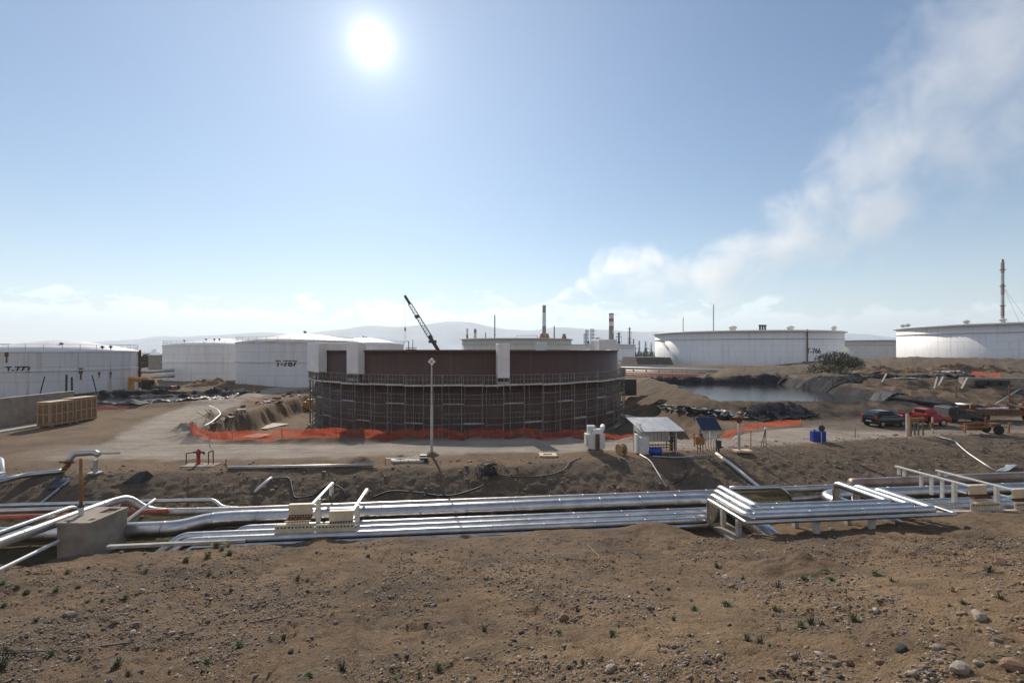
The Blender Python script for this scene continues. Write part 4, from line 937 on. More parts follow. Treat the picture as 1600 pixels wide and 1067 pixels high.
def hydrant():
    p = at(310, 726); t = thing('fire_hydrant', 'red fire hydrant between low rusty guard frames', 'hydrant', tuple(p))
    b = MB(); b.lathe([(.16, 0), (.16, .08), (.105, .1), (.105, .62), (.13, .65), (.13, .85), (.10, .92), (.03, .98)], p, 14); b.build('barrel', M['red'], t, smooth=True)
    b = MB(); b.tube([p+Vector((-.32, 0, .78)), p+Vector((.34, 0, .78))], .06, 8); b.tube([p+Vector((.3, 0, .78)), p+Vector((.38, 0, .66))], .07, 8); b.build('outlet', M['dark_steel'], t)
    for lab, xa, xb, h in (('low rusty guard frame left of the hydrant', -.72, -.12, .78), ('narrow rusty guard hoop right of the hydrant', .66, .86, .86)):
        b = MB(); b.tube(bend_path([p+Vector((xa, -.05, 0)), p+Vector((xa, -.05, h-.06)), p+Vector((xb, .1, h)), p+Vector((xb, .1, h-.1 if xa < 0 else 0))], .05, 3), .035, 6); b.top('guard_rail', M['rust'], lab, 'guard rail', 'guard frames at the hydrant')
hydrant()
t = thing('concrete_slab', 'pale concrete pad under the hydrant', 'slab', tuple(at(314, 727))); b = MB(); q = at(314, 727); b.box((q.x, q.y, .02), (2.0, .9, .06)); b.build('slab', M['concrete'], t)
# left valve pipe
def rpipe(name, label, pts, r, m, cat='pipe', rad=.4, group=None, n=10):
    b = MB(); b.tube(bend_path(pts, rad), r, n); return b.top(name, M[m], label, cat, group, smooth=True)
t = thing('valve_pipe', 'silver pipe rising to a valve and an elbow on a T shaped stand', 'pipe', tuple(on(60, 745)))
a = [at(-60, 766, .15), at(40, 742, .15), at(92, 737, .12), at(99, 734, .12)]; b = MB(); b.tube(bend_path(a, .4), .15, 12); b.build('lower_run', M['clad'], t, smooth=True)
v0 = at(100, 733, .2); b = MB(); b.tube([v0, v0+Vector((.25, .1, .30))], .13, 10); b.tube([v0+Vector((.0, 0, .35)), v0+Vector((.5, .1, .38))], .05, 6); b.tube([v0+Vector((-.25, 0, .42)), v0+Vector((.55, 0, .42))], .05, 8); b.build('valve', M['rust'], t)
b = MB(); b.tube(bend_path([v0+Vector((.15, .1, .35)), v0+Vector((.25, .3, .82)), v0+Vector((1.35, .5, .86)), v0+Vector((1.6, .5, .72))], .25), .17, 12); b.build('upper_run', M['clad'], t, smooth=True)
b = MB(); b.tube([v0+Vector((1.45, .5, .82)), v0+Vector((2.75, .6, .82))], .06, 8); q = at(149, 740); b.box((q.x, q.y, .4), (.16, .16, .8)); b.box((q.x, q.y, .05), (.6, .5, .1)); b.build('stand', M['steel'], t)
rpipe('pipe_hoop', 'white bent pipe cut off by the left edge of the photo', [at(-14, 748, .1), at(-12, 722, .4)+Vector((0, 0, .3)), at(3, 722, .5)+Vector((0, 0, .2)), at(5, 745, .15)], .09, 'white')
b = MB(); q = at(1, 748); b.box((q.x, q.y, .18), (.35, .3, .36)); b.top('concrete_stub', M['white'], 'small white block at the foot of the bent pipe', 'block')
def ground_path(pp, lift=.05): return [on(x, y)+Vector((0, 0, lift)) for x, y in pp]
rpipe('conduit', 'grey conduit sloping down the left bank below the valve pipe', ground_path([(109, 752), (90, 768), (62, 790)], .08), .06, 'steel', 'conduit')
rpipe('conduit', 'short white pipe leaning on the bank above the left trench', [on(424, 751)+Vector((0, 0, .15)), on(411, 761)+Vector((0, 0, .18)), on(398, 772)+Vector((0, 0, .1))], .075, 'white', 'conduit')
rpipe('conduit', 'long white conduit slanting down the bank below the solar panel', [on(1119, 711)+Vector((0, 0, .12)), on(1150, 738)+Vector((0, 0, .22)), on(1187, 767)+Vector((0, 0, .2))], .10, 'white', 'conduit')
rpipe('conduit', 'two part grey conduit running down the bank from the blue barrel', ground_path([(1000, 712), (1016, 722), (1028, 742), (1041, 763)], .08), .05, 'steel', 'conduit')
rpipe('conduit', 'grey conduit stepping down the right bank beside the crossovers', ground_path([(1462, 684), (1490, 690), (1512, 710), (1532, 724), (1558, 741)], .1), .06, 'steel', 'conduit')
rpipe('conduit', 'pale conduit lying on the kerb edge under the shelter', ground_path([(1020, 716), (1060, 718), (1112, 713)], .1), .05, 'steel', 'conduit')
rpipe('loose_pipe', 'long grey pipe lying on the road edge in the middle', [at(356, 731, .12), at(460, 729, .12), at(583, 726.5, .14)], .11, 'clad_dull', 'pipe')
b = MB(); 
for (x0, y0), (x1, y1) in (((353, 733), (353, 718)), ((353, 733), (590, 733))): b.bar(on(x0, y0)+Vector((0, 0, .06)), (on(x1, y1)+Vector((0, 0, .06))) if y1 == 733 else on(x0, y0)+Vector((0, 0, .6)), .04)
b.top('low_rail', M['rust'], 'thin low rusty rail beside the long grey pipe', 'rail')
def hose(label, pp, r=.045, m='black', lift=.05):
    b = MB(); b.tube(smooth_path(ground_path(pp, lift), 8), r, 6); return b.top('hose', M[m], label, 'hose', smooth=True)
hose('black hose looping down the bank behind the left crossover', [(421, 752), (437, 749), (452, 750), (457, 768), (462, 779), (490, 776), (507, 762), (521, 759), (534, 765), (541, 779)])
hose('long black hose sagging along the bank to the wire tangle', [(582, 779), (610, 769), (650, 771), (690, 777), (720, 773), (755, 761)])
hose('thin black cable running from the tangle to the transformer', [(772, 742), (800, 746), (850, 745), (880, 736), (890, 725), (908, 716)], .03)
hose('dark hose curving down the bank below the shelter', [(1068, 722), (1073, 735), (1068, 748), (1050, 757)], .035)
hose('pale looped cable on the bank left of the lamp post', [(562, 742), (566, 752), (580, 755), (597, 752), (600, 741), (594, 735)], .014, 'stone')
hose('long thin black cable across the near left slope', [(-20, 1024), (80, 1018), (180, 1010), (300, 990), (400, 972), (440, 965)], .012, 'black', .02)
hose('pale dry vine curling over the gravel slope', [(843, 1000-126), (858, 872), (868, 866), (885, 871), (900, 874), (935, 873), (928, 862), (918, 852)], .012, 'straw', .015)
b = MB(); c_ = on(765, 745); rr = random.Random(5)
for i in range(46):
    r0 = rr.uniform(.25, .62); ph = rr.random()*6.3; ax = Vector((rr.gauss(0, 1), rr.gauss(0, 1), rr.gauss(0, 1))).normalized(); q = ax.orthogonal().normalized(); w_ = ax.cross(q); o = Vector((rr.gauss(0, .2), rr.gauss(0, .12), .38+rr.gauss(0, .07)))
    b.tube([c_+o+(q*math.cos(ph+k*.5)+w_*math.sin(ph+k*.5)*.8)*r0*Vector((1, 1, 1)).x for k in range(rr.randint(5, 11))], .016, 4)
b.top('wire_tangle', M['black'], 'tangled ball of black wire on the bank', 'wire tangle')
b = MB(); c_ = on(6, 1031)
for i in range(3): b.tube([c_+Vector((.06*i+.09*math.cos(k*.7), 0, .10+.09*math.sin(k*.7))) for k in range(10)], .010, 4)
b.bar(c_+Vector((-.4, 0, .1)), c_+Vector((0, 0, .1)), .02); b.top('wire_coil', M['black'], 'small black wire coil at the left edge of the near slope', 'wire')
# concrete covers in their hole, boxed cover, planks
t = thing('concrete_cover', 'row of pale concrete cover slabs in a dug hole near the lamp post', 'cover', tuple(at(636, 723)))
b = MB(); q = at(636, 723)
for i in range(4): b.box((q.x-.7+.5*i, q.y+.15+.05*i, .07), (.46, .5, .12), rz=.04)
b.build('slab', M['concrete_light'], t); b = MB(); b.box((q.x+.95, q.y+.5, .2), (.45, .3, .4)); b.box((q.x, q.y+.75, .02), (2.4, .3, .05)); b.build('side_board', M['dark_steel'], t)
b = MB(); b.bar(at(602, 716, .28), at(668, 715, .28), .05); b.bar(at(602, 716, 0), at(602, 716, .32), .05); b.bar(at(668, 715, 0), at(668, 715, .32), .05); b.top('low_rail', M['white_dirty'], 'low pale barrier rail behind the concrete covers', 'rail')
t = thing('pit_frame', 'square wooden frame round a small hole on the road edge', 'frame', tuple(at(856, 712))); q = at(856, 712); b = MB()
for c_, d_ in (((0, -.32, .06), (1.15, .3, .1)), ((0, .36, .06), (1.15, .3, .1)), ((-.43, .02, .06), (.28, .38, .1)), ((.43, .02, .06), (.28, .38, .1))): b.box((q.x+c_[0], q.y+c_[1], c_[2]), d_)
b.build('frame', M['wood_pale'], t); b = MB(); b.box((q.x, q.y+.02, .025), (.58, .38, .03)); b.build('hole', M['black'], t)
def dome(name, label, px, py, rx, ry, h, m='ground', seed=0, cat='earth pile', z=None, base=None):
    c = on(px, py) if base is None else base; n = 22; b = MB()
    def f(u, v):
        a = 2*math.pi*u; r = v; x, y = c.x+rx*r*math.cos(a), c.y+ry*r*math.sin(a)
        return (x, y, 0)
    V = []; 
    b.grid(f, n*2, n); a = np.array(b.v); X, Y = a[:, 0], a[:, 1]; rr_ = np.hypot((X-c.x)/rx, (Y-c.y)/ry)
    s = np.maximum(0, 1-rr_**1.25); nz = fbm(X*1.3+seed*7, Y*1.3, 4); n2 = fbm(X*5+seed, Y*5, 3)
    Z = terrain(X, Y)-.04+h*s*(1+.5*nz)+.10*h*n2*s**.5
    b.v = [tuple(p) for p in np.stack([X, Y, Z], 1)]
    return b.top(name, M[m], label, cat, smooth=True, kind=None)
dome('earth_pile', 'low dark earth pile behind the long grey pipe', 559, 722, 1.15, .9, .42, seed=1)
dome('earth_pile', 'small dark earth pile behind the concrete covers', 626, 717, .6, .5, .32, seed=2)
dome('earth_pile', 'flat grey earth pile left of the larger one by the grey pipe', 490, 726, 1.0, .6, .18, seed=3)
dome('gravel_heap', 'dark gravelly heap on the near right slope', 1233, 893, 1.9, 1.3, .52, 'ground', seed=4)
dome('earth_pile', 'dark earth heap in front of the dome roofed left tank', 312, 597, 6.5, 3, 1.6, seed=5, base=Vector((-57, 92, 0)))
b = MB(); q = on(215, 752); b.add([tuple(q+Vector((-.75, -.2, -.1))), tuple(q+Vector((.35, -.25, -.05))), tuple(q+Vector((.45, .1, .55))), tuple(q+Vector((-.1, .15, .45))), tuple(q+Vector((-.7, .5, 0))), tuple(q+Vector((.5, .6, .1)))], [(0, 1, 2, 3), (0, 3, 4), (1, 5, 2), (2, 5, 4, 3), (0, 4, 5, 1)]); b.top('rock_slab', M['stone_dark'], 'dark angular rock slab sticking out of the left bank', 'rock')
def sheet(name, label, pts, m, cat='sheet', amp=.12, seed=0, lift=.08, nu=18, nv=10, thick=.03, fold=3.0):
    """a crumpled sheet lying on the ground over four corner points"""
    a, c, d, e = [Vector(p) for p in pts]; b = MB()
    b.grid(lambda u, v: (a*(1-u)+c*u)*(1-v)+(e*(1-u)+d*u)*v, nu, nv)
    A = np.array(b.v); X, Y = A[:, 0], A[:, 1]; Z = terrain(X, Y)+lift+amp*(fbm(X*fold*.35+seed, Y*fold*.35, 3)+.9*np.abs(fbm(X*fold+seed, Y*fold*.7, 3)))
    X = X+.4*amp*fbm(X*2+seed, Y*2, 2); b.v = [tuple(p) for p in np.stack([X, Y, Z], 1)]
    o = b.top(name, M[m], label, cat, smooth=True); md = o.modifiers.new('thickness', 'SOLIDIFY'); md.thickness = thick; return o
sheet('ground_sheet', 'dark grey sheet spread on the left bank below the valve pipe', [on(74, 766), on(97, 766), on(108, 750), on(88, 748)], 'gray_sheet', amp=.06)
sheet('ground_sheet', 'blue grey sheet metal lying on the right bank near the crossovers', [on(1556, 741), on(1572, 740), on(1590, 730), on(1572, 730)], 'sheetroof', amp=.03, lift=.12)

# ------------------------------------------------------------------ transformer, cable drum, shelter, solar stand
def transformer():
    p = at(931, 707); x, y = p.x, p.y; t = thing('transformer', 'white electrical transformer with rusty middle on the road edge', 'transformer', tuple(p))
    def bx(nm, c, d, m, bv=.02): b = MB(); b.box((x+c[0], y+c[1], c[2]), d, rz=.06); return b.build(nm, M[m], t, bevel=bv)
    bx('tank', (0, .1, .78), (.75, .8, 1.05), 'cabinet'); bx('rust_panel', (.06, -.32, .80), (.26, .06, 1.1), 'rust', .005)
    for s in (-1, 1):
        b = MB()
        for k in range(5): b.box((x+s*.38+.05*0, y-.28+.15*k, .82), (.34, .05, .95), rz=.06)
        b.box((x+s*.38, y-.40, .85), (.36, .12, .98), rz=.06); b.build('cooling_fins', M['cabinet'], t, bevel=.01)
    bx('fin_box', (-.62, .2, .9), (.2, .7, .8), 'cabinet'); bx('cable_box', (-.28, .3, 1.55), (.52, .5, .58), 'cabinet'); bx('terminal_box', (.12, -.05, 1.48), (.66, .5, .36), 'white')
    b = MB(); b.tube([(x+.42, y-.1, 1.66), (x+.62, y+.75, 1.72)], .17, 12); b.build('oil_conservator', M['white'], t)
    b = MB(); b.box((x-.05, y-.05, .12), (.95, .9, .22), rz=.06); b.build('base', M['stone'], t)
    for k in range(4): b = MB(); b.tube([(x-.45+.22*k, y-.2, 1.32), (x-.45+.22*k, y-.2, 1.42)], .06, 8); b.build('bushing', M['white'], t)
transformer()
def cable_drum():
    p = at(971, 710); t = thing('cable_drum', 'small wooden cable drum lying by the road edge', 'drum', tuple(p)); d = Vector((.93, .36, 0)); c = p+Vector((0, 0, .36))
    for s in (-.22, .22): b = MB(); b.tube([c+d*(s-.03), c+d*(s+.03)], .37, 20); b.build('flange', M['wood'], t)
    b = MB(); b.tube([c-d*.2, c+d*.2], .22, 16); b.build('core', M['ochre'], t)
cable_drum()
def shelter():
    p = at(1026, 705); x, y = p.x, p.y; ry = .07; Mx = Matrix.Translation((x, y, 0)) @ Matrix.Rotation(.08, 4, 'Z')
    t = thing('equipment_shelter', 'open equipment shelter with a sloping corrugated metal roof', 'shelter', tuple(p))
    b = MB(); n = 26
    vs = []; 
    for j, (yy, zz) in enumerate(((-.95, 1.55), (.95, 2.25))):
        for i in range(n*2+1): vs.append((-1.45+3.05*i/(n*2)+(-.42 if j else 0.05)*1.0, yy, zz+(.035 if i % 2 else 0)))
    m_ = n*2+1; b.add(vs, [(i, i+1, m_+i+1, m_+i) for i in range(n*2)], Mx); o = b.build('roof', M['sheetroof'], t); md = o.modifiers.new('thickness', 'SOLIDIFY'); md.thickness = .03
    b = MB()
    for i, (xx, yy, h) in enumerate(((-1.25, -.7, 1.62), (1.1, -.7, 1.62), (-1.4, .7, 2.12), (1.0, .7, 2.12))):
        b = MB(); b.box((xx, yy, h/2), (.09, .09, h), M=Mx); b.build('post', M['steel'], t)
    b = MB(); b.box((-.1, .55, 1.28), (2.25, .06, 1.3), M=Mx); b.build('back_panel', M['beige'], t)
    for i in range(8): b = MB(); b.box((-1.05+.28*i, .40, 1.0), (.26, .1, .78), M=Mx); b.build('meter_panel', M['cabinet'], t, bevel=.01)
    b = MB(); b.box((-1.4, 0, 1.72), (.05, 1.4, .66), M=Mx); b.build('end_panel', M['cabinet'], t)
    b = MB()
    for zz in (.52, .34): b.bar(Mx @ Vector((-1.1, -.3, zz)), Mx @ Vector((1.2, -.3, zz)), .07)
    for i in range(11): b.bar(Mx @ Vector((-1.0+.2*i, -.3, .1)), Mx @ Vector((-1.0+.2*i, -.3, .62)), .035)
    b.build('pipe_rack', M['ochre'], t)
    b = MB()
    for xx in (.95, 1.05, 1.22): b.tube([Mx @ Vector((xx, -.2, .1)), Mx @ Vector((xx, -.2, 1.1))], .06, 8)
    b.bar(Mx @ Vector((.8, -.2, .75)), Mx @ Vector((1.3, -.2, .75)), .14); b.bar(Mx @ Vector((.9, -.2, 1.0)), Mx @ Vector((1.3, -.2, 1.0)), .12); b.build('valve_set', M['dark_steel'], t)
    t = thing('electric_cabinet', 'pale grey electric cabinet at the left end of the shelter', 'cabinet', tuple(Mx @ Vector((-1.25, -.9, 0)))); b = MB(); b.box((-1.28, -.9, .62), (.62, .55, 1.15), M=Mx); b.build('body', M['cabinet'], t, bevel=.02)
    b = MB(); b.box((-1.66, -.55, .7), (.14, .5, 1.3), M=Mx); b.build('side_box', M['white'], t, bevel=.02); b = MB(); b.box((-1.28, -1.182, .62), (.55, .012, 1.05), M=Mx); b.build('door', M['white_dirty'], t)
    for s in (-.25, .25): b = MB(); b.box((-1.28+s, -.9, .03), (.06, .4, .1), M=Mx); b.build('leg', M['dark_steel'], t)
    c = Mx @ Vector((-.55, -1.15, .26)); t = thing('blue_barrel', 'blue plastic barrel lying under the shelter edge', 'barrel', tuple(c-Vector((0, 0, .26)))); d = Vector((.9, -.42, .02)).normalized(); b = MB(); b.tube([c-d*.45, c-d*.43, c-d*.15, c-d*.12, c+d*.12, c+d*.15, c+d*.43, c+d*.45], [.22, .27, .28, .295, .295, .28, .27, .22], 18); b.build('body', M['blue'], t, smooth=True)
    b = MB(); b.tube([c-d*.47, c-d*.45], .06, 8); b.build('bung', M['black'], t)
shelter()
def solar():
    p = at(1108, 706); x, y = p.x, p.y; t = thing('solar_panel', 'tilted dark solar panel on a stand over two grey boxes', 'solar panel', tuple(p))
    Q = Matrix.Translation((x, y+.1, 1.95)) @ Matrix.Rotation(.1, 4, 'Z') @ Matrix.Rotation(R(38), 4, 'X'); b = MB(); b.box((0, 0, .012), (1.46, 1.20, .02), M=Q); b.build('cells', M['solar'], t); b = MB(); b.box((0, 0, -.02), (1.54, 1.28, .04), M=Q); b.build('frame', M['steel'], t)
    for s in (-.5, .62): b = MB(); b.bar((x+s, y+.3, 0), (x+s, y+.3, 2.1), .07); b.build('post', M['dark_steel'], t)
    for s in (-.27, .27): b = MB(); b.box((x+s+.05, y+.12, 1.2), (.48, .25, .58)); b.build('battery_box', M['cabinet'], t, bevel=.02)
    b = MB()
    for k in range(4): b.tube(smooth_path([(x-.2+.2*k, y+.1, .92), (x-.25+.2*k, y+.05, .5), (x-.1+.15*k, y, .06)], 5), .018, 5)
    b.build('cable', M['black'], t)
    b = MB(); b.box((x+.62, y-.1, .55), (.3, .25, .55)); b.bar((x+.62, y-.1, 0), (x+.62, y-.1, .5), .1); b.build('valve_box', M['dark_steel'], t)
    t = thing('junction_box', 'rusty junction box on two ochre legs left of the solar panel', 'box', (x-.75, y-.35, 0)); b = MB(); b.box((x-.8, y-.35, .88), (.58, .3, .56)); b.build('body', M['ochre'], t, bevel=.02)
    for s in (-.15, .22): b = MB(); b.bar((x-.8+s, y-.35, 0), (x-.8+s, y-.35, .62), .06); b.build('leg', M['ochre'], t)
    b = MB(); b.bar((x-.7, y-.3, 1.1), (x-.7, y-.3, 1.35), .2); b.build('lid_valve', M['dark_steel'], t)
solar()
p = at(1085, 697); b = MB(); b.tube([p, p+Vector((0, 0, .95))], .05, 8); b.tube([p+Vector((0, 0, .55)), p+Vector((0, 0, .75))], .09, 8); b.top('marker_post', M['ochre'], 'short ochre valve post between shelter and solar panel', 'post')
def lantern():
    p = at(1155, 705); t = thing('lantern_post', 'pale post with a rusty mushroom cap on a concrete foot', 'post', tuple(p)); b = MB(); b.tube([p, p+Vector((0, 0, 2.1))], .085, 10); b.build('pole', M['plank'], t, smooth=True)
    b = MB(); b.lathe([(.08, 0), (.2, .12), (.17, .22), (.17, .30), (.47, .38), (.30, .47), (.08, .58), (.01, .6)], p+Vector((0, 0, 1.98)), 16); b.build('cap', M['rust'], t, smooth=True)
    b = MB(); b.box((p.x+.2, p.y-.05, .05), (1.15, .7, .14)); b.build('foot', M['wood_pale'], t)
lantern()
for lab, px, py, h in (('thin dark post right of the mushroom capped post', 1173, 698, 1.2), ('thin rusty stake at the left embankment foot', 293, 793, 1.6), ('thin post on the road edge left of the blue containers', 1336, 684, .8)):
    p = on(px, py); b = MB(); b.tube([p, p+Vector((.02, 0, h))], .028, 6); b.top('stake', M['rust'], lab, 'stake', 'thin stakes')
p = at(1196, 699); t = thing('tripod_stand', 'thin tripod stand with a pale head on the road edge', 'tripod', tuple(p))
for d in ((-.28, .1), (.0, -.12), (-.02, .25)): b = MB(); b.tube([p+Vector((d[0], d[1], 0)), p+Vector((0, 0, 1.35))], .022, 6); b.build('leg', M['dark_steel'], t)
b = MB(); b.box((p.x, p.y, 1.4), (.12, .12, .14)); b.build('head', M['white'], t)
p = at(1280, 690); t = thing('blue_container', 'pair of bright blue plastic containers beside a sign post', 'container', tuple(p))
for s in (-.27, .27): b = MB(); b.box((p.x+s, p.y+.15+.1*s, .42), (.5, .5, .82)); b.build('body', M['blue'], t, bevel=.05); b = MB(); b.tube([(p.x+s, p.y+.15, .83), (p.x+s, p.y+.15, .9)], .09, 8); b.build('cap', M['black'], t)
p = at(1283.5, 697); t = thing('sign_post', 'small round sign on a thin post in front of the blue containers', 'sign', tuple(p)); b = MB(); b.tube([p, p+Vector((0, 0, 1.9))], .03, 6); b.build('post', M['steel'], t)
b = MB(); b.tube([p+Vector((0, -.04, 1.33)), p+Vector((0, -.02, 1.33))], .24, 16); b.build('disc', M['stone_dark'], t); b = MB(); b.box((p.x, p.y-.03, 1.75), (.3, .02, .28)); b.build('plate', M['plank'], t)

# ------------------------------------------------------------------ fences
def fence(label, pts, h, seed=0, post_gap=4.0):
    t = thing('safety_fence', label, 'fence', tuple(pts[0]), 'orange safety fences'); P = smooth_path(pts, 10); L_ = [0]
    for a, c in zip(P[:-1], P[1:]): L_.append(L_[-1]+(c-a).length)
    tot = L_[-1]; n = int(tot/.22); r = random.Random(seed); Q = []
    for i in range(n+1):
        s = tot*i/n; k = max(j for j in range(len(L_)) if L_[j] <= s+1e-6); k = min(k, len(P)-2); f = (s-L_[k])/max(1e-6, L_[k+1]-L_[k]); Q.append(P[k]*(1-f)+P[k+1]*f)
    A = np.array([(q.x, q.y) for q in Q]); Z = terrain(A[:, 0], A[:, 1]); hh = h*(.90+.10*fbm(np.arange(n+1)*.09+seed, np.zeros(n+1), 3)+.07*np.cos(np.arange(n+1)*.22/post_gap*2*math.pi)); m = 6
    b = MB(); vs = []
    for j in range(m+1):
        for i in range(n+1): vs.append((A[i, 0]+.03*math.sin(i*.7+j*1.3), A[i, 1]+.06*math.sin(i*.33+j*.9+seed)+.02*math.sin(i*1.9), Z[i]+.03+hh[i]*j/m))
    b.add(vs, [(j*(n+1)+i, j*(n+1)+i+1, (j+1)*(n+1)+i+1, (j+1)*(n+1)+i) for j in range(m) for i in range(n)]); b.build('net', M['orange'], t)
    k = int(tot/post_gap)
    for i in range(k+1):
        j = int(n*i/max(1, k)); b = MB(); b.tube([(A[j, 0], A[j, 1]+.08, Z[j]-.1), (A[j, 0]+r.uniform(-.12, .12), A[j, 1]+.08, Z[j]+h*1.05)], .025, 5); b.build('post', M['rust' if i % 2 else 'plank'], t)
fence('long orange net fence along the front edge of the pit', [Vector((-26.6, 42.6, 0)), Vector((-26.4, 40.4, 0)), Vector((-25.0, 38.3, 0)), Vector((-19, 37.8, 0)), Vector((-8, 38.0, 0)), Vector((3, 38.2, 0)), Vector((10.5, 38.9, 0))], .78, 1)
fence('short orange net fence behind the shelter and solar panel', [at(1040, 690, 0)+Vector((0, 1.2, 0)), at(1072, 688, 0)+Vector((0, .8, 0)), at(1100, 686, 0)], .55, 2)
fence('low orange net sagging along the dark pond bank', [at(1128, 678, 0), at(1160, 674, 0), at(1200, 668, 0), at(1252, 665, 0)], .6, 3)
fence('distant scrap of orange net on the right bank', [Vector((78.0, 82, 0)), Vector((81, 82, 0)), Vector((84, 83, 0))], .9, 4)
# left concrete wall, crates
b = MB(); a, c = Vector((-45.4, 36, 0)), Vector((-46.2, 50.8, 0)); b.box(((a.x+c.x)/2, (a.y+c.y)/2, 1.36), (.35, 15.0, 2.75), rz=.054); t = thing('concrete_wall', 'grey concrete wall at the left edge behind the crates', 'wall', ((a.x+c.x)/2, 43, 0)); b.build('wall_panel', M['concrete'], t)
b = MB(); b.box(((a.x+c.x)/2, (a.y+c.y)/2, 2.76), (.40, 15.02, .06), rz=.054); b.build('coping', M['concrete_light'], t)
b = MB(); b.box((-44.6, 43, .05), (1.6, 13, .14), rz=.054); b.build('footing', M['concrete_light'], t)
b = MB(); b.box((-47.5, 42, 1.1), (3.4, 16, 2.0), rz=.054); o = b.top('earth_fill', M['ground'], 'earth backfill piled against the far side of the concrete wall', 'earth')
def crate(label, y0, y1, hgt):
    x0, x1 = -43.4, -42.25; t = thing('wooden_crate', label, 'crate', ((x0+x1)/2, (y0+y1)/2, .12), 'plywood shipping crates'); ly = y1-y0
    b = MB(); b.box(((x0+x1)/2, (y0+y1)/2, .12+hgt/2), (x1-x0, ly, hgt)); b.build('panel', M['wood_dark'], t)
    b = MB()
    for k in range(5): b.box((x1+.025, y0+.06+(ly-.12)*k/4, .12+hgt/2), (.045, .11, hgt-.02))
    for z in (.07, .5, .93): b.box((x1+.04, (y0+y1)/2, .12+hgt*z), (.03, ly-.04, .10))
    for xx in (x0+.06, (x0+x1)/2, x1-.06): b.box((xx, y0-.025, .12+hgt/2), (.10, .045, hgt-.02))
    for z in (.07, .5, .93): b.box(((x0+x1)/2, y0-.05, .12+hgt*z), (x1-x0-.02, .03, .10))
    b.build('batten', M['wood'], t); b = MB(); b.box(((x0+x1)/2, (y0+y1)/2, .15+hgt), (x1-x0+.12, ly+.06, .06)); b.build('lid', M['wood_pale'], t)
    for yy in (y0+.3, y1-.3): b = MB(); b.box(((x0+x1)/2, yy, .07), (x1-x0+.05, .14, .14)); b.build('skid', M['wood'], t)
crate('nearer plywood crate standing along the concrete wall', 44.2, 46.55, 2.15)
crate('farther plywood crate touching the nearer crate by the wall', 46.75, 49.2, 2.25)
for lab, px, py, px2, py2, h, tilt in (('leaning thin pole farthest left behind the concrete wall', 70, 588, 62, 611, 0, 1), ('upright dark pole left of the pair behind the concrete wall', 104, 585, 103.5, 609, 0, 0), ('upright dark pole right of the pair behind the concrete wall', 112, 589, 112.5, 609, 0, 0), ('leaning thin pole on the right behind the concrete wall', 144, 586, 151, 609, 0, 1)):
    b = MB(); b.bar(atY(px, py, 66), atY(px2, py2+6, 66), .10 if tilt else .17); b.top('steel_pole', M['dark_steel'], lab, 'pole')
b = MB()
for k in range(4): q = at(168+k*3, 640-k*2, .25); b.bar(q+Vector((-1.8, -.6, 0)), q+Vector((1.6, .8, .1)), .12)
b.top('pipe_stack', M['redpipe'], 'small bundle of faded red pipes right of the crates', 'pipes')
# left sludge basin
b = MB(); n = 40; b.add([(-52+12.8*math.cos(2*math.pi*i/n), 68+8.6*math.sin(2*math.pi*i/n), -.06) for i in range(n)], [tuple(range(n))]); b.top('basin_water', M['pond'], 'dark shallow water in the lined left basin', 'water', kind='structure')
sheet('liner_sheet', 'black liner crumpled along the far edge of the left basin', [(-63, 73.5, 0), (-40, 73.5, 0), (-40, 77, 0), (-63, 77, 0)], 'liner', 'liner', .45, 3, .1, 50, 10)
sheet('liner_sheet', 'grey liner hanging over the near edge of the left basin', [(-59, 58.2, 0), (-45, 58.2, 0), (-45, 61.0, 0), (-59, 61.0, 0)], 'gray_sheet', 'liner', .35, 8, .08, 50, 8)
sheet('tarp', 'crumpled pale tarpaulin heaped at the right end of the left basin', [(-46.5, 60.5, 0), (-40.2, 62.5, 0), (-38.6, 68.5, 0), (-43, 69, 0)], 'tarp', 'tarp', .75, 12, .15, 30, 18)
b = MB(); c_ = at(270, 628)
for k in range(26): 
    q = Vector((c_.x+rnd.uniform(-4.5, 4.5), c_.y+rnd.uniform(-.6, .6), 0)); b.box((q.x, q.y, .16), (rnd.uniform(.2, .8), rnd.uniform(.1, .4), rnd.uniform(.1, .35)), M=None, rz=rnd.random()*3)
b.top('debris', M['tarp'], 'scraps of white and dark waste scattered before the pale tarpaulin', 'debris', kind='stuff')
for lab, px in (('black post left of the pair by the left tarpaulin', 335), ('black post right of the pair by the left tarpaulin', 354)):
    p = at(px, 616); b = MB(); b.bar(p, p+Vector((0, 0, 1.25)), .16); b.top('black_post', M['black'], lab, 'post')
b = MB(); b.bar(at(335, 607, .9), at(354, 605.5, .9), .05); b.top('cross_bar', M['dark_steel'], 'thin bar spanning the two black posts', 'bar')
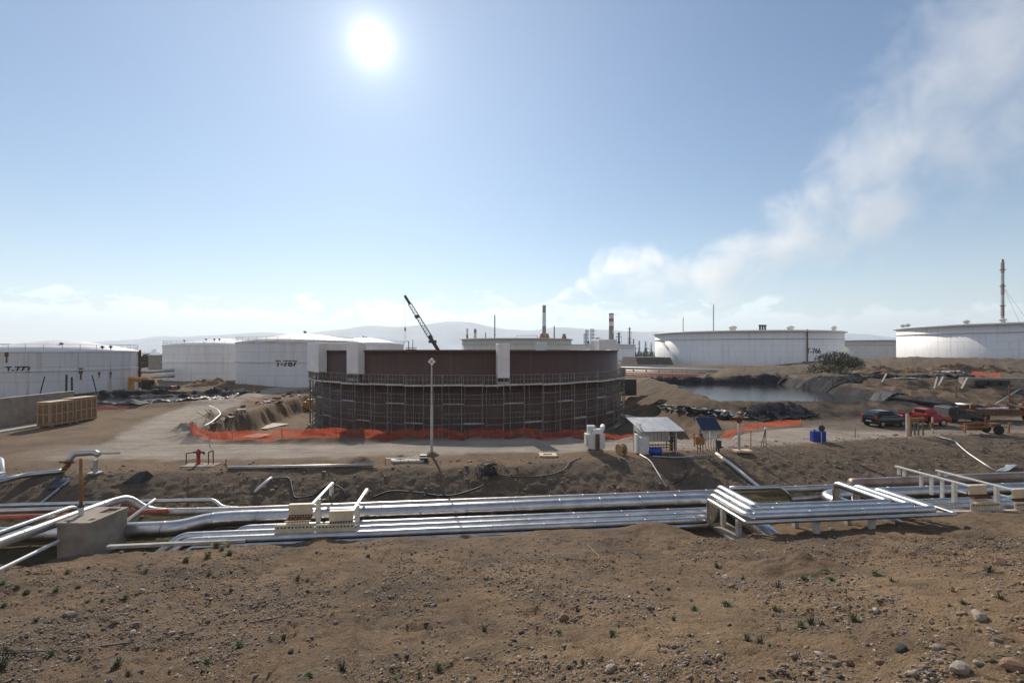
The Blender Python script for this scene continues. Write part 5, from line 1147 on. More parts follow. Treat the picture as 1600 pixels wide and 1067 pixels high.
def excavator():
    Y = 84; t = thing('excavator', 'yellow excavator with folded arm in front of tank T-772', 'excavator', (atY(255, 600, Y).x, Y, 0)); P = lambda px, py: atY(px, py, Y)
    b = MB(); b.bar(P(203, 590), P(204.5, 611), .95, .7); b.build('stick', M['yellow'], t, bevel=.06)
    b = MB(); b.tube([P(202, 591.5), P(215, 593), P(228, 592.5), P(238, 596.5), P(245, 608)], [.34, .40, .52, .6, .5], 8); b.build('boom', M['yellow'], t)
    b = MB(); b.bar(P(212, 594.5), P(204, 601), .2); b.bar(P(238, 606), P(226, 596), .24); b.build('ram', M['chrome'], t)
    b = MB(); b.prism([(-.8, 0), (.5, 0), (.8, .8), (.2, 1.2), (-.5, .9)], 'y', Y-.6, Y+.6, Matrix.Translation((P(203, 612).x, 0, P(203, 618).z-.3))); b.build('bucket', M['dark_steel'], t)
    q = P(258, 606); b = MB(); b.box((q.x+.4, Y, q.z-.1), (2.4, 2.4, .9)); b.build('engine_housing', M['ochre'], t, bevel=.1)
    q = P(237, 601); b = MB(); b.box((q.x, Y-.9, q.z+.1), (1.5, 1.1, 1.7)); b.build('cab', M['glass'], t, bevel=.1)
    for s in (-1.1, 1.1): b = MB(); b.box((P(255, 606).x, Y+s, .5), (4.4, .6, .9)); b.build('crawler_track', M['dark_steel'], t, bevel=.3)
excavator()
# between the left tanks: pipes, shed, sphere, trees, ship
for lab, z, y, m in (('pale pipe behind the excavator arm, upper', 2.2, 104, 'clad'), ('pale pipe behind the excavator arm, lower', 1.2, 100, 'clad_dull')):
    rpipe('pipe_run', lab, [((200-800)/F*y, y, z), ((262-800)/F*y, y+2, z+.3)], .35, m)
t = thing('small_shed', 'small grey flat-roofed shed between the left tanks', 'shed', tuple(atY(244, 577, 150))); q = atY(244, 577, 150); b = MB(); b.box((q.x, 150, 2.6), (2.6, 3, 5.2)); b.build('wall', M['concrete'], t); b = MB(); b.box((q.x, 150, 5.3), (3.0, 3.4, .2)); b.build('roof', M['white_dirty'], t)
t = thing('gas_sphere', 'pale spherical gas holder peeking out left of the dome roofed tank', 'gas holder', tuple(atY(256, 572, 190))); q = atY(256, 566, 190); b = MB(); n = 16; b.lathe([(3.6*math.sin(math.pi*i/n)+.01, -3.6*math.cos(math.pi*i/n)) for i in range(n+1)], q, 28); b.build('vessel', M['white_tank'], t, smooth=True)
for k in range(5): b = MB(); a = k*1.26; b.bar((q.x+3.2*math.cos(a), q.y+3.2*math.sin(a), -.5), (q.x+3.4*math.cos(a), q.y+3.4*math.sin(a), q.z), .3); b.build('leg', M['white_tank'], t)
def leaf_blob(b, c, rx, ry, rz_, n, size, r, holes=.25):
    sub = [(r.gauss(0, .45), r.gauss(0, .45), r.gauss(0, .4), r.uniform(.35, .6)) for _ in range(11)]
    for _ in range(n):
        s = r.choice(sub); d = Vector((r.gauss(0, 1), r.gauss(0, 1), r.gauss(0, 1))).normalized()*s[3]*r.uniform(.55, 1.0)
        p = Vector((c[0]+(s[0]+d.x)*rx, c[1]+(s[1]+d.y)*ry, max(c[2]-rz_*.95, c[2]+(s[2]+d.z)*rz_))); u = Vector((r.gauss(0, 1), r.gauss(0, 1), r.gauss(0, 1))).normalized(); v = u.orthogonal().normalized(); w = u.cross(v); k = size*r.uniform(.6, 1.3)
        b.add([p-v*k, p-w*k*.45, p+v*k, p+w*k*.45], [(0, 1, 2, 3)])
def tree(label, c, rx, h, n, size, m, seed, group=None, cat='tree', name='tree'):
    r = random.Random(seed); t = thing(name, label, cat, c, group); b = MB(); c = Vector(c)
    for k in range(4):
        a = k*1.6+seed; b.tube([c, c+Vector((.1*rx*math.cos(a), .1*rx*math.sin(a), h*.35)), c+Vector((.5*rx*math.cos(a), .5*rx*math.sin(a), h*.7))], [h*.04, h*.03, h*.008], 5)
    b.build('trunk', M['bark'], t); b = MB(); leaf_blob(b, c+Vector((0, 0, h*.52)), rx, rx, h*.5, n, size, r); b.build('crown', M[m], t); return t
tree('round olive bush standing before tank T-766', (62.5, 92, tz(62.5, 92)-.1), 4.6, 4.6, 6500, .17, 'bush', 3, cat='bush', name='bush')
for i, (px, yy, h, w, lab) in enumerate(((224, 190, 4.9, 2.6, 'dark tree nearest to tank T-772 by the shore'), (232, 196, 4.1, 2.6, 'dark tree in the middle of the three by the shore'), (240, 202, 3.0, 2.4, 'lowest dark tree of the three by the shore'))):
    x = (px-800)/F*yy; tree(lab, (x, yy, -.6), w*1.35, h, 4200, .42, 'foliage', 20+i, 'trees by the shore')
b = MB(); r = random.Random(2)
for k in range(26):
    x = 102+k*4.2; leaf_blob(b, (x, 505+r.uniform(-8, 8), -1.5+r.uniform(-1, 2)), 5, 4, 5, 160, .8, r)
b.top('treeline', M['foliage'], 'dark low belt of trees left of tank T-766', 'trees', kind='stuff')
def ship():
    Y = 3040; c = atY(234, 553.2, Y); t = thing('cargo_ship', 'small hazy cargo ship anchored between the left tanks', 'ship', (c.x, Y, -25)); L_ = 112
    b = MB(); b.prism([(-L_/2, 0), (L_/2, 0), (L_/2+4, 9), (-L_/2-6, 10)], 'y', Y-8, Y+8, Matrix.Translation((c.x, 0, -25))); b.build('hull', M['hull'], t)
    b = MB(); b.box((c.x+26, Y, -8), (22, 14, 14)); b.box((c.x+27, Y, 1), (14, 12, 6)); b.build('bridge', M['hull'], t); b = MB(); b.box((c.x+34, Y, 3), (4, 5, 12)); b.build('funnel', M['hull'], t)
    b = MB()
    for dx in (-35, -10): b.bar((c.x+dx, Y, -16), (c.x+dx, Y, -4), 1.6)
    b.build('mast', M['hull'], t)
ship()
# ------------------------------------------------------------------ in and around the pit
for i, (lab, px, py, w, l) in enumerate((('large pale board lying in the left pit, upper', 422, 666, 2.3, 3.0), ('smaller pale board leaning in the left pit, lower', 402, 683, 1.9, 1.6))):
    p = at(px, py, -2.05); b = MB(); b.box((p.x, p.y, -2.0+.12*i), (w, l*1.3, .07), rz=-.25); o = b.top('ground_board', M['board'], lab, 'board', 'pale boards in the pit')
t = thing('yellow_machine', 'small yellow compressor in the pit left of the scaffold', 'machine', tuple(at(486, 642, -2))); p = at(486, 640, -2.0); b = MB(); b.box((p.x, p.y, -1.3), (1.6, 2, 1.2)); b.build('body', M['yellow'], t, bevel=.1); b = MB(); b.box((p.x, p.y, -.55), (1.0, 1.2, .3)); b.build('hood', M['ochre'], t); 
for s in (-.5, .5): b = MB(); b.tube([(p.x-.85, p.y+s, -1.75), (p.x-.6, p.y+s, -1.75)], .33, 12); b.build('wheel', M['tyre'], t)
def scraps(label, boxes, seed, mats, n, size):
    r = random.Random(seed); 
    for mname in mats:
        b = MB()
        for k in range(n):
            x0, y0, x1, y1 = r.choice(boxes); f = r.random(); px, py = x0+(x1-x0)*f, y0+(y1-y0)*f+r.gauss(0, 2.0); q = on(px, py, (36, 110)); s = size*r.uniform(.3, 1.2)
            Q = Matrix.Translation(q+Vector((0, 0, s*.12))) @ Matrix.Rotation(r.random()*6, 4, 'Z') @ Matrix.Rotation(r.gauss(0, .5), 4, 'X'); b.box((0, 0, 0), (s*r.uniform(.5, 1.6), s*.5, s*.10), M=Q)
        b.top('debris', M[mname], label[mname], 'debris', kind='stuff')
scraps({'tarp': 'pale plastic scraps strewn along the foot of the pond bank', 'liner': 'dark plastic scraps strewn along the foot of the pond bank'}, [(1028, 636, 1100, 645), (1060, 640, 1140, 650), (1100, 646, 1172, 652)], 4, ('tarp', 'liner'), 90, 1.0)
scraps({'board': 'pale planks and scraps littering the left rim of the pit', 'rust': 'rusty scraps littering the left rim of the pit'}, [(400, 632, 440, 626), (330, 668, 380, 640), (440, 620, 480, 612)], 7, ('board', 'rust'), 45, .8)
rpipe('hose_pipe', 'bent white pipe on the left rim of the pit', [at(327, 634, .35), at(340, 640, .4), at(345, 647, .4), at(330, 660, .3), at(314, 668, .2)], .075, 'white', 'pipe', 1.2)
b = MB()
for (x0, y0), (x1, y1) in (((307, 656), (340, 668)), ((320, 652), (346, 672)), ((330, 650), (318, 668)), ((322, 680), (332, 700))): b.bar(on(x0, y0)+Vector((0, 0, .7)), on(x1, y1)+Vector((0, 0, .25)), .04)
b.top('rebar_bundle', M['soil_dark'], 'dark bent bars sticking out of the left pit rim', 'bars')
p = at(978, 655, -2); b = MB(); b.box((p.x, p.y, -1.6), (1.0, .5, .3), rz=.5); b.top('white_block', M['white'], 'small white block in the pit right of the scaffold', 'block')
# ------------------------------------------------------------------ pond, liners and pipes on the right
b = MB(); n = 60; A = []
for i in range(n):
    a = 2*math.pi*i/n; x, y = 37.5+13.5*max(-1, min(1, 1.25*math.cos(a)))-(0), 74+19.3*max(-1, min(1, 1.2*math.sin(a))); A.append((x-(74-y)*.12*1.0, y, .52))
b.add(A, [tuple(range(n))]); b.top('pond', M['pond'], 'dark oily pond water held by earth banks', 'pond', kind='structure')
sheet('liner_sheet', 'black liner folded over the near tip of the pond bank', [(24.6, 47.4, 0), (31.5, 49.4, 0), (30, 52.6, 0), (24.0, 51.2, 0)], 'liner', 'liner', .3, 21, .06, 30, 14)
sheet('liner_sheet', 'black liner edging the far bank of the pond', [(27, 92.5, 0), (52, 91, 0), (52, 95, 0), (27, 96.5, 0)], 'liner', 'liner', .5, 25, .05, 50, 8)
sheet('liner_sheet', 'grey black liner spread on the crest before the olive bush', [(44.5, 76, 0), (52, 72.5, 0), (60, 81, 0), (50, 83, 0)], 'liner', 'liner', .2, 31, .10, 34, 16)
sheet('liner_sheet', 'long black liner strip along the right crest', [(57, 79, 0), (75, 78, 0), (77, 81.5, 0), (57, 82.5, 0)], 'liner', 'liner', .35, 35, .15, 50, 10)
sheet('liner_sheet', 'black liner hanging at the far right above the ramp', [(69, 71, 0), (90, 73, 0), (90, 76.5, 0), (69, 74.5, 0)], 'liner', 'liner', .5, 39, .3, 50, 10)
sheet('liner_sheet', 'dark flap of liner on the sandy slope right of the pond', [(44, 60.5, 0), (50, 61, 0), (51.5, 64, 0), (47, 64.5, 0)], 'gray_sheet', 'liner', .25, 43, .1, 24, 10)
for i, (px, py, rx, ry, h, m, lab) in enumerate(((1375, 574, 5.5, 3, 1.2, 'ground', 'pale earth mound right of the olive bush'), (1420, 575, 5, 3, 1.0, 'ground', 'brown earth mound second right of the olive bush'), (1488, 573, 6, 3, 1.6, 'ground', 'dark earth mound in the middle of the right crest'), (1545, 577, 6, 3, 1.1, 'ground', 'low dark earth mound near the orange net scrap'))):
    p = atY(px, py, 97); dome('earth_pile', lab, 0, 0, rx, ry, h, m, 50+i, base=Vector((p.x, 97, 0)))
sheet('pale_sheet', 'pale sheet lying between mounds on the right crest', [(79.5, 90, 0), (85, 90, 0), (86, 92.5, 0), (80, 92.5, 0)], 'tarp', 'sheet', .3, 47, .25, 20, 8)
for i, (px, py, w) in enumerate(((1381, 596, 1.0), (1461, 606, 1.5), (1469, 602, 1.2), (1505, 606, 1.5))):
    p = on(px, py, (48, 100)); b = MB(); Q = Matrix.Translation(p+Vector((0, 0, .35))) @ Matrix.Rotation(R(-62 if i != 1 else -75), 4, 'Y'); b.box((0, 0, 0), (1.9*w*.9, .28, .08), M=Q)
    b.top('leaning_board', M['concrete_light'], ('short pale board on the slope nearest to the pond', 'upright pale board left of the pair on the right slope', 'leaning pale board right of the pair on the right slope', 'pale board leaning near the culvert on the right slope')[i], 'board', 'pale boards on the right slope')
p = on(1418, 592, (48, 100)); b = MB(); b.box((p.x, p.y, p.z+.1), (3.4, 1.0, .1), rz=-.35); b.top('ground_board', M['concrete_light'], 'long pale plate lying below the right liner', 'board')
def box_culvert():
    p = on(1560, 604, (48, 110)); t = thing('culvert', 'grey concrete culvert with dark openings under the right liner', 'culvert', tuple(p)); b = MB(); b.box((p.x+.5, p.y+1, p.z+.2), (9, 1.0, 1.8), rz=-.15); b.build('headwall', M['concrete'], t)
    for k in range(3): b = MB(); b.box((p.x-2.2+1.5*k, p.y+.35-.23*k, p.z+.3), (1.1, .5, 1.0), rz=-.15); b.build('opening', M['black'], t)
box_culvert()
for lab, px, py, h in (('thin dark post on the right slope left of the tall one', 1494, 622, 1.6), ('taller brown post with a short arm at the right edge', 1577, 637, 2.7), ('thin post standing in the middle of the sandy slope', 1300, 606, 1.5)):
    p = on(px, py, (44, 100)); b = MB(); b.bar(p, p+Vector((0, 0, h)), .12)
    if h > 2: b.bar(p+Vector((-.1, 0, h)), p+Vector((.6, 0, h)), .10)
    b.top('slope_post', M['rust'], lab, 'post')
rpipe('conduit', 'pale conduit slanting up the slope at the right edge', [on(1556, 634, (44, 100))+Vector((0, 0, .2)), on(1600, 606, (44, 100))+Vector((0, 0, .2))], .09, 'clad_dull', 'conduit')
rpipe('pipe_run', 'long silver pipe crossing the right slope behind the wrecks', [at(1486, 632, .7), at(1530, 634, .8), at(1600, 640, .7), at(1700, 648, .7)], .26, 'clad', 'pipe')
rpipe('pipe_run', 'white pipe lying behind the pond liner', [Vector((41, 103, .9)), Vector((49.5, 94.5, .9))], .22, 'white', 'pipe')
# pipe rack and wall left of T-766
def rack():
    t = thing('pipe_rack', 'low pipe rack with pale and reddish pipes between the brown tank and T-766', 'pipe rack', (38, 125, 0)); a, c = Vector((27, 128, 0)), Vector((52, 111, 0))
    for k, (z, m, r, o) in enumerate(((2.2, 'white', .26, 2.2), (1.5, 'clad_dull', .16, 1.2), (.95, 'pinkpipe', .28, .2), (.55, 'redpipe', .16, -.8), (1.9, 'white_dirty', .15, 3.0))):
        b = MB(); d = Vector((.56, .83, 0))*o; b.tube([a+d+Vector((0, 0, z)), c+d+Vector((0, 0, z))], r, 10); b.build('pipe', M[m], t, smooth=True)
    for i in range(9): b = MB(); q = a+(c-a)*(i+.5)/9; b.bar(q+Vector((.5, 1, 0)), q+Vector((.5, 1, 1.9)), .25); b.build('post', M['concrete'], t)
    b = MB(); r = random.Random(8)
    for k in range(34): q = c+Vector((r.uniform(-8, 9), r.uniform(-2, 6), 0)); h = r.uniform(.6, 2.3); b.bar(q, q+Vector((0, 0, h)), r.uniform(.1, .4)); b.bar(q+Vector((0, 0, h)), q+Vector((r.uniform(-2, 2), .5, h)), .2)
    b.build('valve_group', M['stone'], t)
rack()
b = MB(); b.box((58, 158, .6), (56, .5, 2.6), rz=-.22); b.top('bund_wall', M['concrete_light'], 'long pale low wall in front of tank T-766', 'wall')
b = MB(); b.box((62, 119, .9), (22, 1.2, 2.4), rz=-.1); b.top('bund_wall', M['concrete'], 'dark low retaining wall beyond the pond', 'wall')
b = MB(); b.prism([(-16, 0), (-10, 4.6), (10, 4.6), (16, 0)], 'x', 0, 13, Matrix.Translation((46, 190, -.6)) @ Matrix.Rotation(0, 4, 'Z')); o = b.top('earth_berm', M['soil_dark'], 'dark earth berm left of tank T-766', 'berm')
p = Vector((18.2, 79, 0)); t = thing('site_container', 'dark grey box at the right foot of the scaffold tower', 'container', tuple(p)); b = MB(); b.box((p.x, p.y, 1.0), (3.2, 3, 2.6), rz=.2); b.build('body', M['stone_dark'], t, bevel=.04); b = MB(); b.box((p.x-.2, p.y-1.5, 1.0), (1.0, .06, 2.0), rz=.2); b.build('door', M['dark_steel'], t)

# ------------------------------------------------------------------ vehicles
def wheel(t, x, y, r, w, Mx):
    q = MB(); n = 20; s = 1 if y > 0 else -1
    q.tube([Mx @ Vector((x, y-w/2, r)), Mx @ Vector((x, y+w/2, r))], r, n); o = q.build('wheel', M['tyre'], t)
    q = MB(); q.tube([Mx @ Vector((x, y+s*(w/2-.01), r)), Mx @ Vector((x, y+s*(w/2+.012), r))], r*.60, 14); q.build('rim', M['chrome'], o)
def body_loft(prof, halfw, tum, Mx, name, m, t, bevel=.05):
    """side profile (x, zlow, zhigh) sections joined across the width"""
    b = MB(); vs = []; n = len(prof)
    for x, z0, z1, w0, w1 in prof:
        vs += [(x, -w0, z0), (x, -w0, z0+(z1-z0)*.55), (x, -w1, z1), (x, w1, z1), (x, w0, z0+(z1-z0)*.55), (x, w0, z0)]
    fs = [(i*6+j, i*6+(j+1) % 6, (i+1)*6+(j+1) % 6, (i+1)*6+j) for i in range(n-1) for j in range(6)]+[tuple(range(5, -1, -1)), tuple((n-1)*6+j for j in range(6))]
    b.add(vs, fs, Mx); return b.build(name, M[m], t, bevel=bevel)
def hatchback():
    p = at(1386, 666); Mx = Matrix.Translation((p.x, p.y+.3, 0)) @ Matrix.Rotation(R(12), 4, 'Z')
    t = thing('parked_car', 'black hatchback parked facing away on the dirt road', 'car', tuple(p)); w = .80
    body_loft([(-1.78, .42, .80, .70, .66), (-1.70, .28, .98, .78, .72), (-1.2, .22, 1.00, .82, .74), (1.05, .22, .95, .82, .74), (1.55, .25, .84, .80, .68), (1.80, .36, .66, .68, .58)], .8, .1, Mx, 'body', 'carblack', t)
    body_loft([(-1.72, .92, .98, .72, .66), (-1.45, .92, 1.36, .74, .60), (-.95, .92, 1.48, .75, .58), (.05, .92, 1.47, .75, .58), (.45, .92, 1.36, .74, .57), (1.12, .90, .95, .70, .62)], .7, .1, Mx, 'roof', 'carblack', t)
    b = MB()
    for s in (-1, 1):
        for q in ([(-1.22, 1.0), (-.45, 1.0), (-.42, 1.36), (-1.05, 1.36)], [(-.36, 1.0), (.72, .98), (.22, 1.34), (-.34, 1.37)]):
            yy = lambda z: s*(.755-(z-1.0)*.32)
            b.add([tuple(Vector((x, yy(z)+s*.012, z))) for x, z in q]+[tuple(Vector((x, yy(z)-s*.02, z))) for x, z in q], [(0, 1, 2, 3), (7, 6, 5, 4), (0, 4, 5, 1), (1, 5, 6, 2), (2, 6, 7, 3), (3, 7, 4, 0)], Mx)
    b.build('side_window', M['glass'], t)
    b = MB(); b.add([(-1.735, -.55, 1.03), (-1.735, .55, 1.03), (-1.50, .50, 1.33), (-1.50, -.50, 1.33)], [(0, 1, 2, 3)], Mx); b.build('rear_window', M['glass'], t)
    for s in (-1, 1): b = MB(); b.box((-1.70, s*.66, .88), (.16, .14, .32), M=Mx); b.build('tail_light', M['lamp_red'], t, bevel=.03)
    b = MB(); b.box((-1.80, 0, .52), (.02, .5, .12), M=Mx); b.build('number_plate', M['white'], t); b = MB(); b.box((-1.76, 0, .42), (.14, 1.42, .2), M=Mx); b.build('bumper', M['carblack'], t, bevel=.05)
    for s in (-1, 1): b = MB(); b.box((.62, s*.90, 1.0), (.14, .18, .12), M=Mx); b.build('wing_mirror', M['carblack'], t, bevel=.03)
    for x in (-1.15, 1.15):
        for s in (-.74, .74): wheel(t, x, s, .29, .2, Mx)
hatchback()
def pickup():
    p = at(1443, 665); Mx = Matrix.Translation((p.x, p.y+.4, 0)) @ Matrix.Rotation(R(3), 4, 'Z')
    t = thing('pickup_truck', 'faded red pickup truck with an open bed beside the black car', 'truck', tuple(p))
    body_loft([(.3, .35, 1.02, .82, .78), (.6, .30, 1.05, .83, .78), (1.5, .30, .98, .83, .76), (2.3, .34, .90, .81, .70), (2.42, .42, .78, .76, .66)], .8, .1, Mx, 'hood', 'carred', t)
    body_loft([(-.05, .35, 1.1, .83, .78), (.02, .95, 1.58, .80, .62), (.55, .95, 1.62, .80, .62), (.95, .95, 1.50, .78, .62), (1.45, .95, 1.02, .76, .70)], .8, .1, Mx, 'cab', 'carred', t)
    b = MB()
    for s in (-1, 1): b.box((-1.2, s*.80, .80), (2.35, .08, .56), M=Mx)
    b.box((-2.36, 0, .80), (.08, 1.6, .56), M=Mx); b.box((-.08, 0, .85), (.08, 1.6, .6), M=Mx); b.box((-1.2, 0, .56), (2.3, 1.6, .08), M=Mx); b.build('bed', M['carred'], t, bevel=.02)
    b = MB()
    for s in (-1, 1):
        q = [(.12, 1.05), (1.22, 1.04), (.92, 1.44), (.14, 1.52)]; yy = lambda z: s*(.80-(z-1.0)*.30)
        b.add([(x, yy(z)+s*.014, z) for x, z in q]+[(x, yy(z)-s*.02, z) for x, z in q], [(0, 1, 2, 3), (7, 6, 5, 4), (0, 4, 5, 1), (1, 5, 6, 2), (2, 6, 7, 3), (3, 7, 4, 0)], Mx)
    b.build('side_window', M['glass'], t)
    b = MB(); b.box((-.02, 0, 1.3), (.05, 1.1, .36), M=Mx); b.build('rear_window', M['glass'], t)
    b = MB(); b.box((0, 0, .40), (4.3, .9, .2), M=Mx); b.build('chassis', M['dark_steel'], t); b = MB(); b.box((-2.45, 0, .5), (.12, 1.5, .16), M=Mx); b.build('bumper', M['dark_steel'], t)
    for s in (-1, 1): b = MB(); b.box((-2.41, s*.68, .78), (.04, .14, .26), M=Mx); b.build('tail_light', M['lamp_red'], t)
    for x in (-1.35, 1.5):
        for s in (-.76, .76): wheel(t, x, s, .33, .22, Mx)
pickup()
def stand():
    p = at(1431, 681); x, y = p.x, p.y; t = thing('valve_stand', 'weathered frame of ochre and green posts on the right road edge', 'frame', tuple(p))
    for k, (dx, dy, h, m) in enumerate(((-.72, 0, 1.85, 'plank'), (-.42, .05, 1.55, 'ochre'), (-.02, .1, 1.25, 'weed_dark'), (.30, .1, 1.25, 'weed_dark'), (.72, .15, 1.35, 'weed_dark'))): b = MB(); b.bar((x+dx, y+dy, 0), (x+dx, y+dy, h), .16 if k < 2 else .08); b.build('post', M[m], t)
    b = MB(); b.bar((x-.5, y+.05, 1.35), (x+.78, y+.12, 1.4), .14, .22); b.bar((x-.4, y+.05, 1.05), (x+.75, y+.1, 1.05), .06); b.build('cross_bar', M['ochre'], t)
    p = at(1457, 677.5); t = thing('valve_post', 'slim post with a rusty valve right of the ochre frame', 'post', tuple(p)); b = MB(); b.bar(p, p+Vector((0, 0, 1.4)), .10); b.build('post', M['plank'], t); b = MB(); b.bar(p+Vector((-.12, -.05, .5)), p+Vector((-.12, -.05, .95)), .2); b.build('valve', M['rust'], t)
stand()
def burnt_trailer():
    p = at(1542, 679); x, y = p.x, p.y; t = thing('rusty_trailer', 'rusty two-wheeled trailer frame with leaning bars on the right yard', 'trailer', tuple(p)); b = MB()
    b.bar((x-1.75, y, .62), (x+1.75, y+.1, .66), .10); b.bar((x-1.4, y+1.0, .62), (x+1.4, y+1.1, .62), .10)
    for dx in (-1.3, -.2, .9): b.bar((x+dx, y, .62), (x+dx, y+1.05, .62), .08)
    b.build('frame', M['ochre'], t)
    for dx in (-1.85, 1.85): b = MB(); b.bar((x+dx, y, .15), (x+dx, y, 1.0), .10); b.build('end_post', M['ochre'], t)
    for yy in (0, 1.1): b = MB(); b.tube([(x+1.0, y+yy-.1, .38), (x+1.0, y+yy+.1, .38)], .38, 16); b.build('wheel', M['tyre'], t)
    b = MB(); b.tube([(x-1.4, y+.4, .75), (x-.3, y+.5, .82), (x+.3, y+.5, .8)], [.15, .22, .16], 8); b.box((x-.9, y+.4, .5), (1.3, .6, .3)); b.box((x+.9, y+.4, .75), (.8, .6, .3)); b.build('load', M['rust'], t)
    b = MB(); b.bar((x+.05, y+.1, .5), (x+.02, y+.1, 1.5), .14); b.bar((x+.1, y+.2, 1.2), (x-2.2, y+1.8, 2.6), .07); b.bar((x+.1, y+.1, 1.1), (x+.7, y+.2, 1.15), .08); b.build('bar', M['rust'], t)
    b = MB(); b.tube(smooth_path([(x+2.0, y, 1.0), (x+2.5, y-.1, .8), (x+3.0, y-.1, .9)], 5), .05, 6); b.build('tow_bar', M['dark_steel'], t)
burnt_trailer()
def wreck():
    p = at(1504, 660); x, y = p.x, p.y+.6; Mx = Matrix.Translation((x, y, 0)) @ Matrix.Rotation(R(2), 4, 'Z'); t = thing('wrecked_truck', 'burnt dark truck wreck with scrap piled behind, right of the pickup', 'wreck', (x, y, 0))
    b = MB(); b.prism([(-1.7, .35), (-1.55, 1.5), (-.5, 1.6), (.0, 1.25), (1.3, 1.1), (1.9, .45)], 'y', -.9, .9, Mx); b.build('body', M['dark_steel'], t, bevel=.06)
    b = MB(); b.box((-1.35, -.92, 1.05), (.75, .05, .6), M=Mx); b.box((-.35, -.92, 1.08), (.6, .05, .42), M=Mx); b.build('window_opening', M['black'], t)
    for xx in (-1.1, 1.2): b = MB(); b.tube([Mx @ Vector((xx, -.85, .38)), Mx @ Vector((xx, -.6, .38))], .38, 14); b.build('wheel', M['tyre'], t)
    t = thing('scrap_trailer', 'long low flatbed heaped with rusty scrap beyond the trailer frame', 'trailer', (x+5, y+.8, 0)); b = MB(); b.box((x+5.2, y+1.0, .85), (6.6, 1.9, .5)); b.build('flatbed', M['rust'], t)
    b = MB(); r = random.Random(6)
    for k in range(26): q = Vector((x+r.uniform(2.2, 8.2), y+r.uniform(.3, 1.7), 1.1)); b.box((0, 0, 0), (r.uniform(.4, 1.9), r.uniform(.2, .8), r.uniform(.1, .4)), M=Matrix.Translation(q+Vector((0, 0, r.random()*.35))) @ Matrix.Rotation(r.random()*3, 4, 'Z') @ Matrix.Rotation(r.gauss(0, .3), 4, 'Y'))
    b.build('scrap', M['rust'], t)
    b = MB(); b.box((x+4.2, y+.6, 1.25), (3.8, 1.2, .16), rz=-.05); b.build('pale_sheet', M['tarp'], t)
    for xx in (3.0, 7.2): b = MB(); b.tube([(x+xx, y+.1, .4), (x+xx, y+.35, .4)], .4, 14); b.build('wheel', M['tyre'], t)
    b = MB(); b.tube([(x+8.6, y+.2, .45), (x+8.6, y+.5, .45)], .45, 16); b.top('old_truck_tyre', M['tyre'], 'black tyre standing at the right end of the flatbed', 'tyre')
    b = MB(); b.tube([(x-2.2, y+6, 1.6), (x+1.0, y+3.6, 1.2), (x+3.0, y+2.4, 1.1)], .28, 8); b.top('black_tube', M['liner'], 'thick black tube slanting down behind the wrecked truck', 'tube')
wreck()

# ------------------------------------------------------------------ weeds, rocks and gravel on the near slope
def weed_proto(kind):
    r = random.Random(kind*11+1); b = MB(); n = (60, 34, 80, 26)[kind]
    for i in range(n):
        a = r.random()*6.28; l = r.uniform(.4, 1.0)*(1.0, 1.25, .7, 1.3)[kind]; lean = r.uniform(.15, 1.2)*(.7, .5, 1.1, .6)[kind]; d = Vector((math.cos(a), math.sin(a), 0)); s = Vector((-math.sin(a), math.cos(a), 0)); base = d*r.uniform(0, .28); w = .035*r.uniform(.7, 1.6)*(1, .7, 1.8, 1)[kind]
        m = base+d*lean*l*.4+Vector((0, 0, l*.62)); t = base+d*lean*l+Vector((0, 0, l*.62+l*.28*(1-lean*.5)))
        b.add([base-s*w, base+s*w, m+s*w*.8, m-s*w*.8, t], [(0, 1, 2, 3), (3, 2, 4)])
    me = bpy.data.meshes.new('weed'); me.from_pydata(b.v, [], b.f); me.update(); me.materials.append(M[('weed', 'weed_dark', 'weed', 'straw')[kind]]); return me
WP = [weed_proto(k) for k in range(4)]
KN = ('green', 'dark green', 'bright low', 'straw coloured')
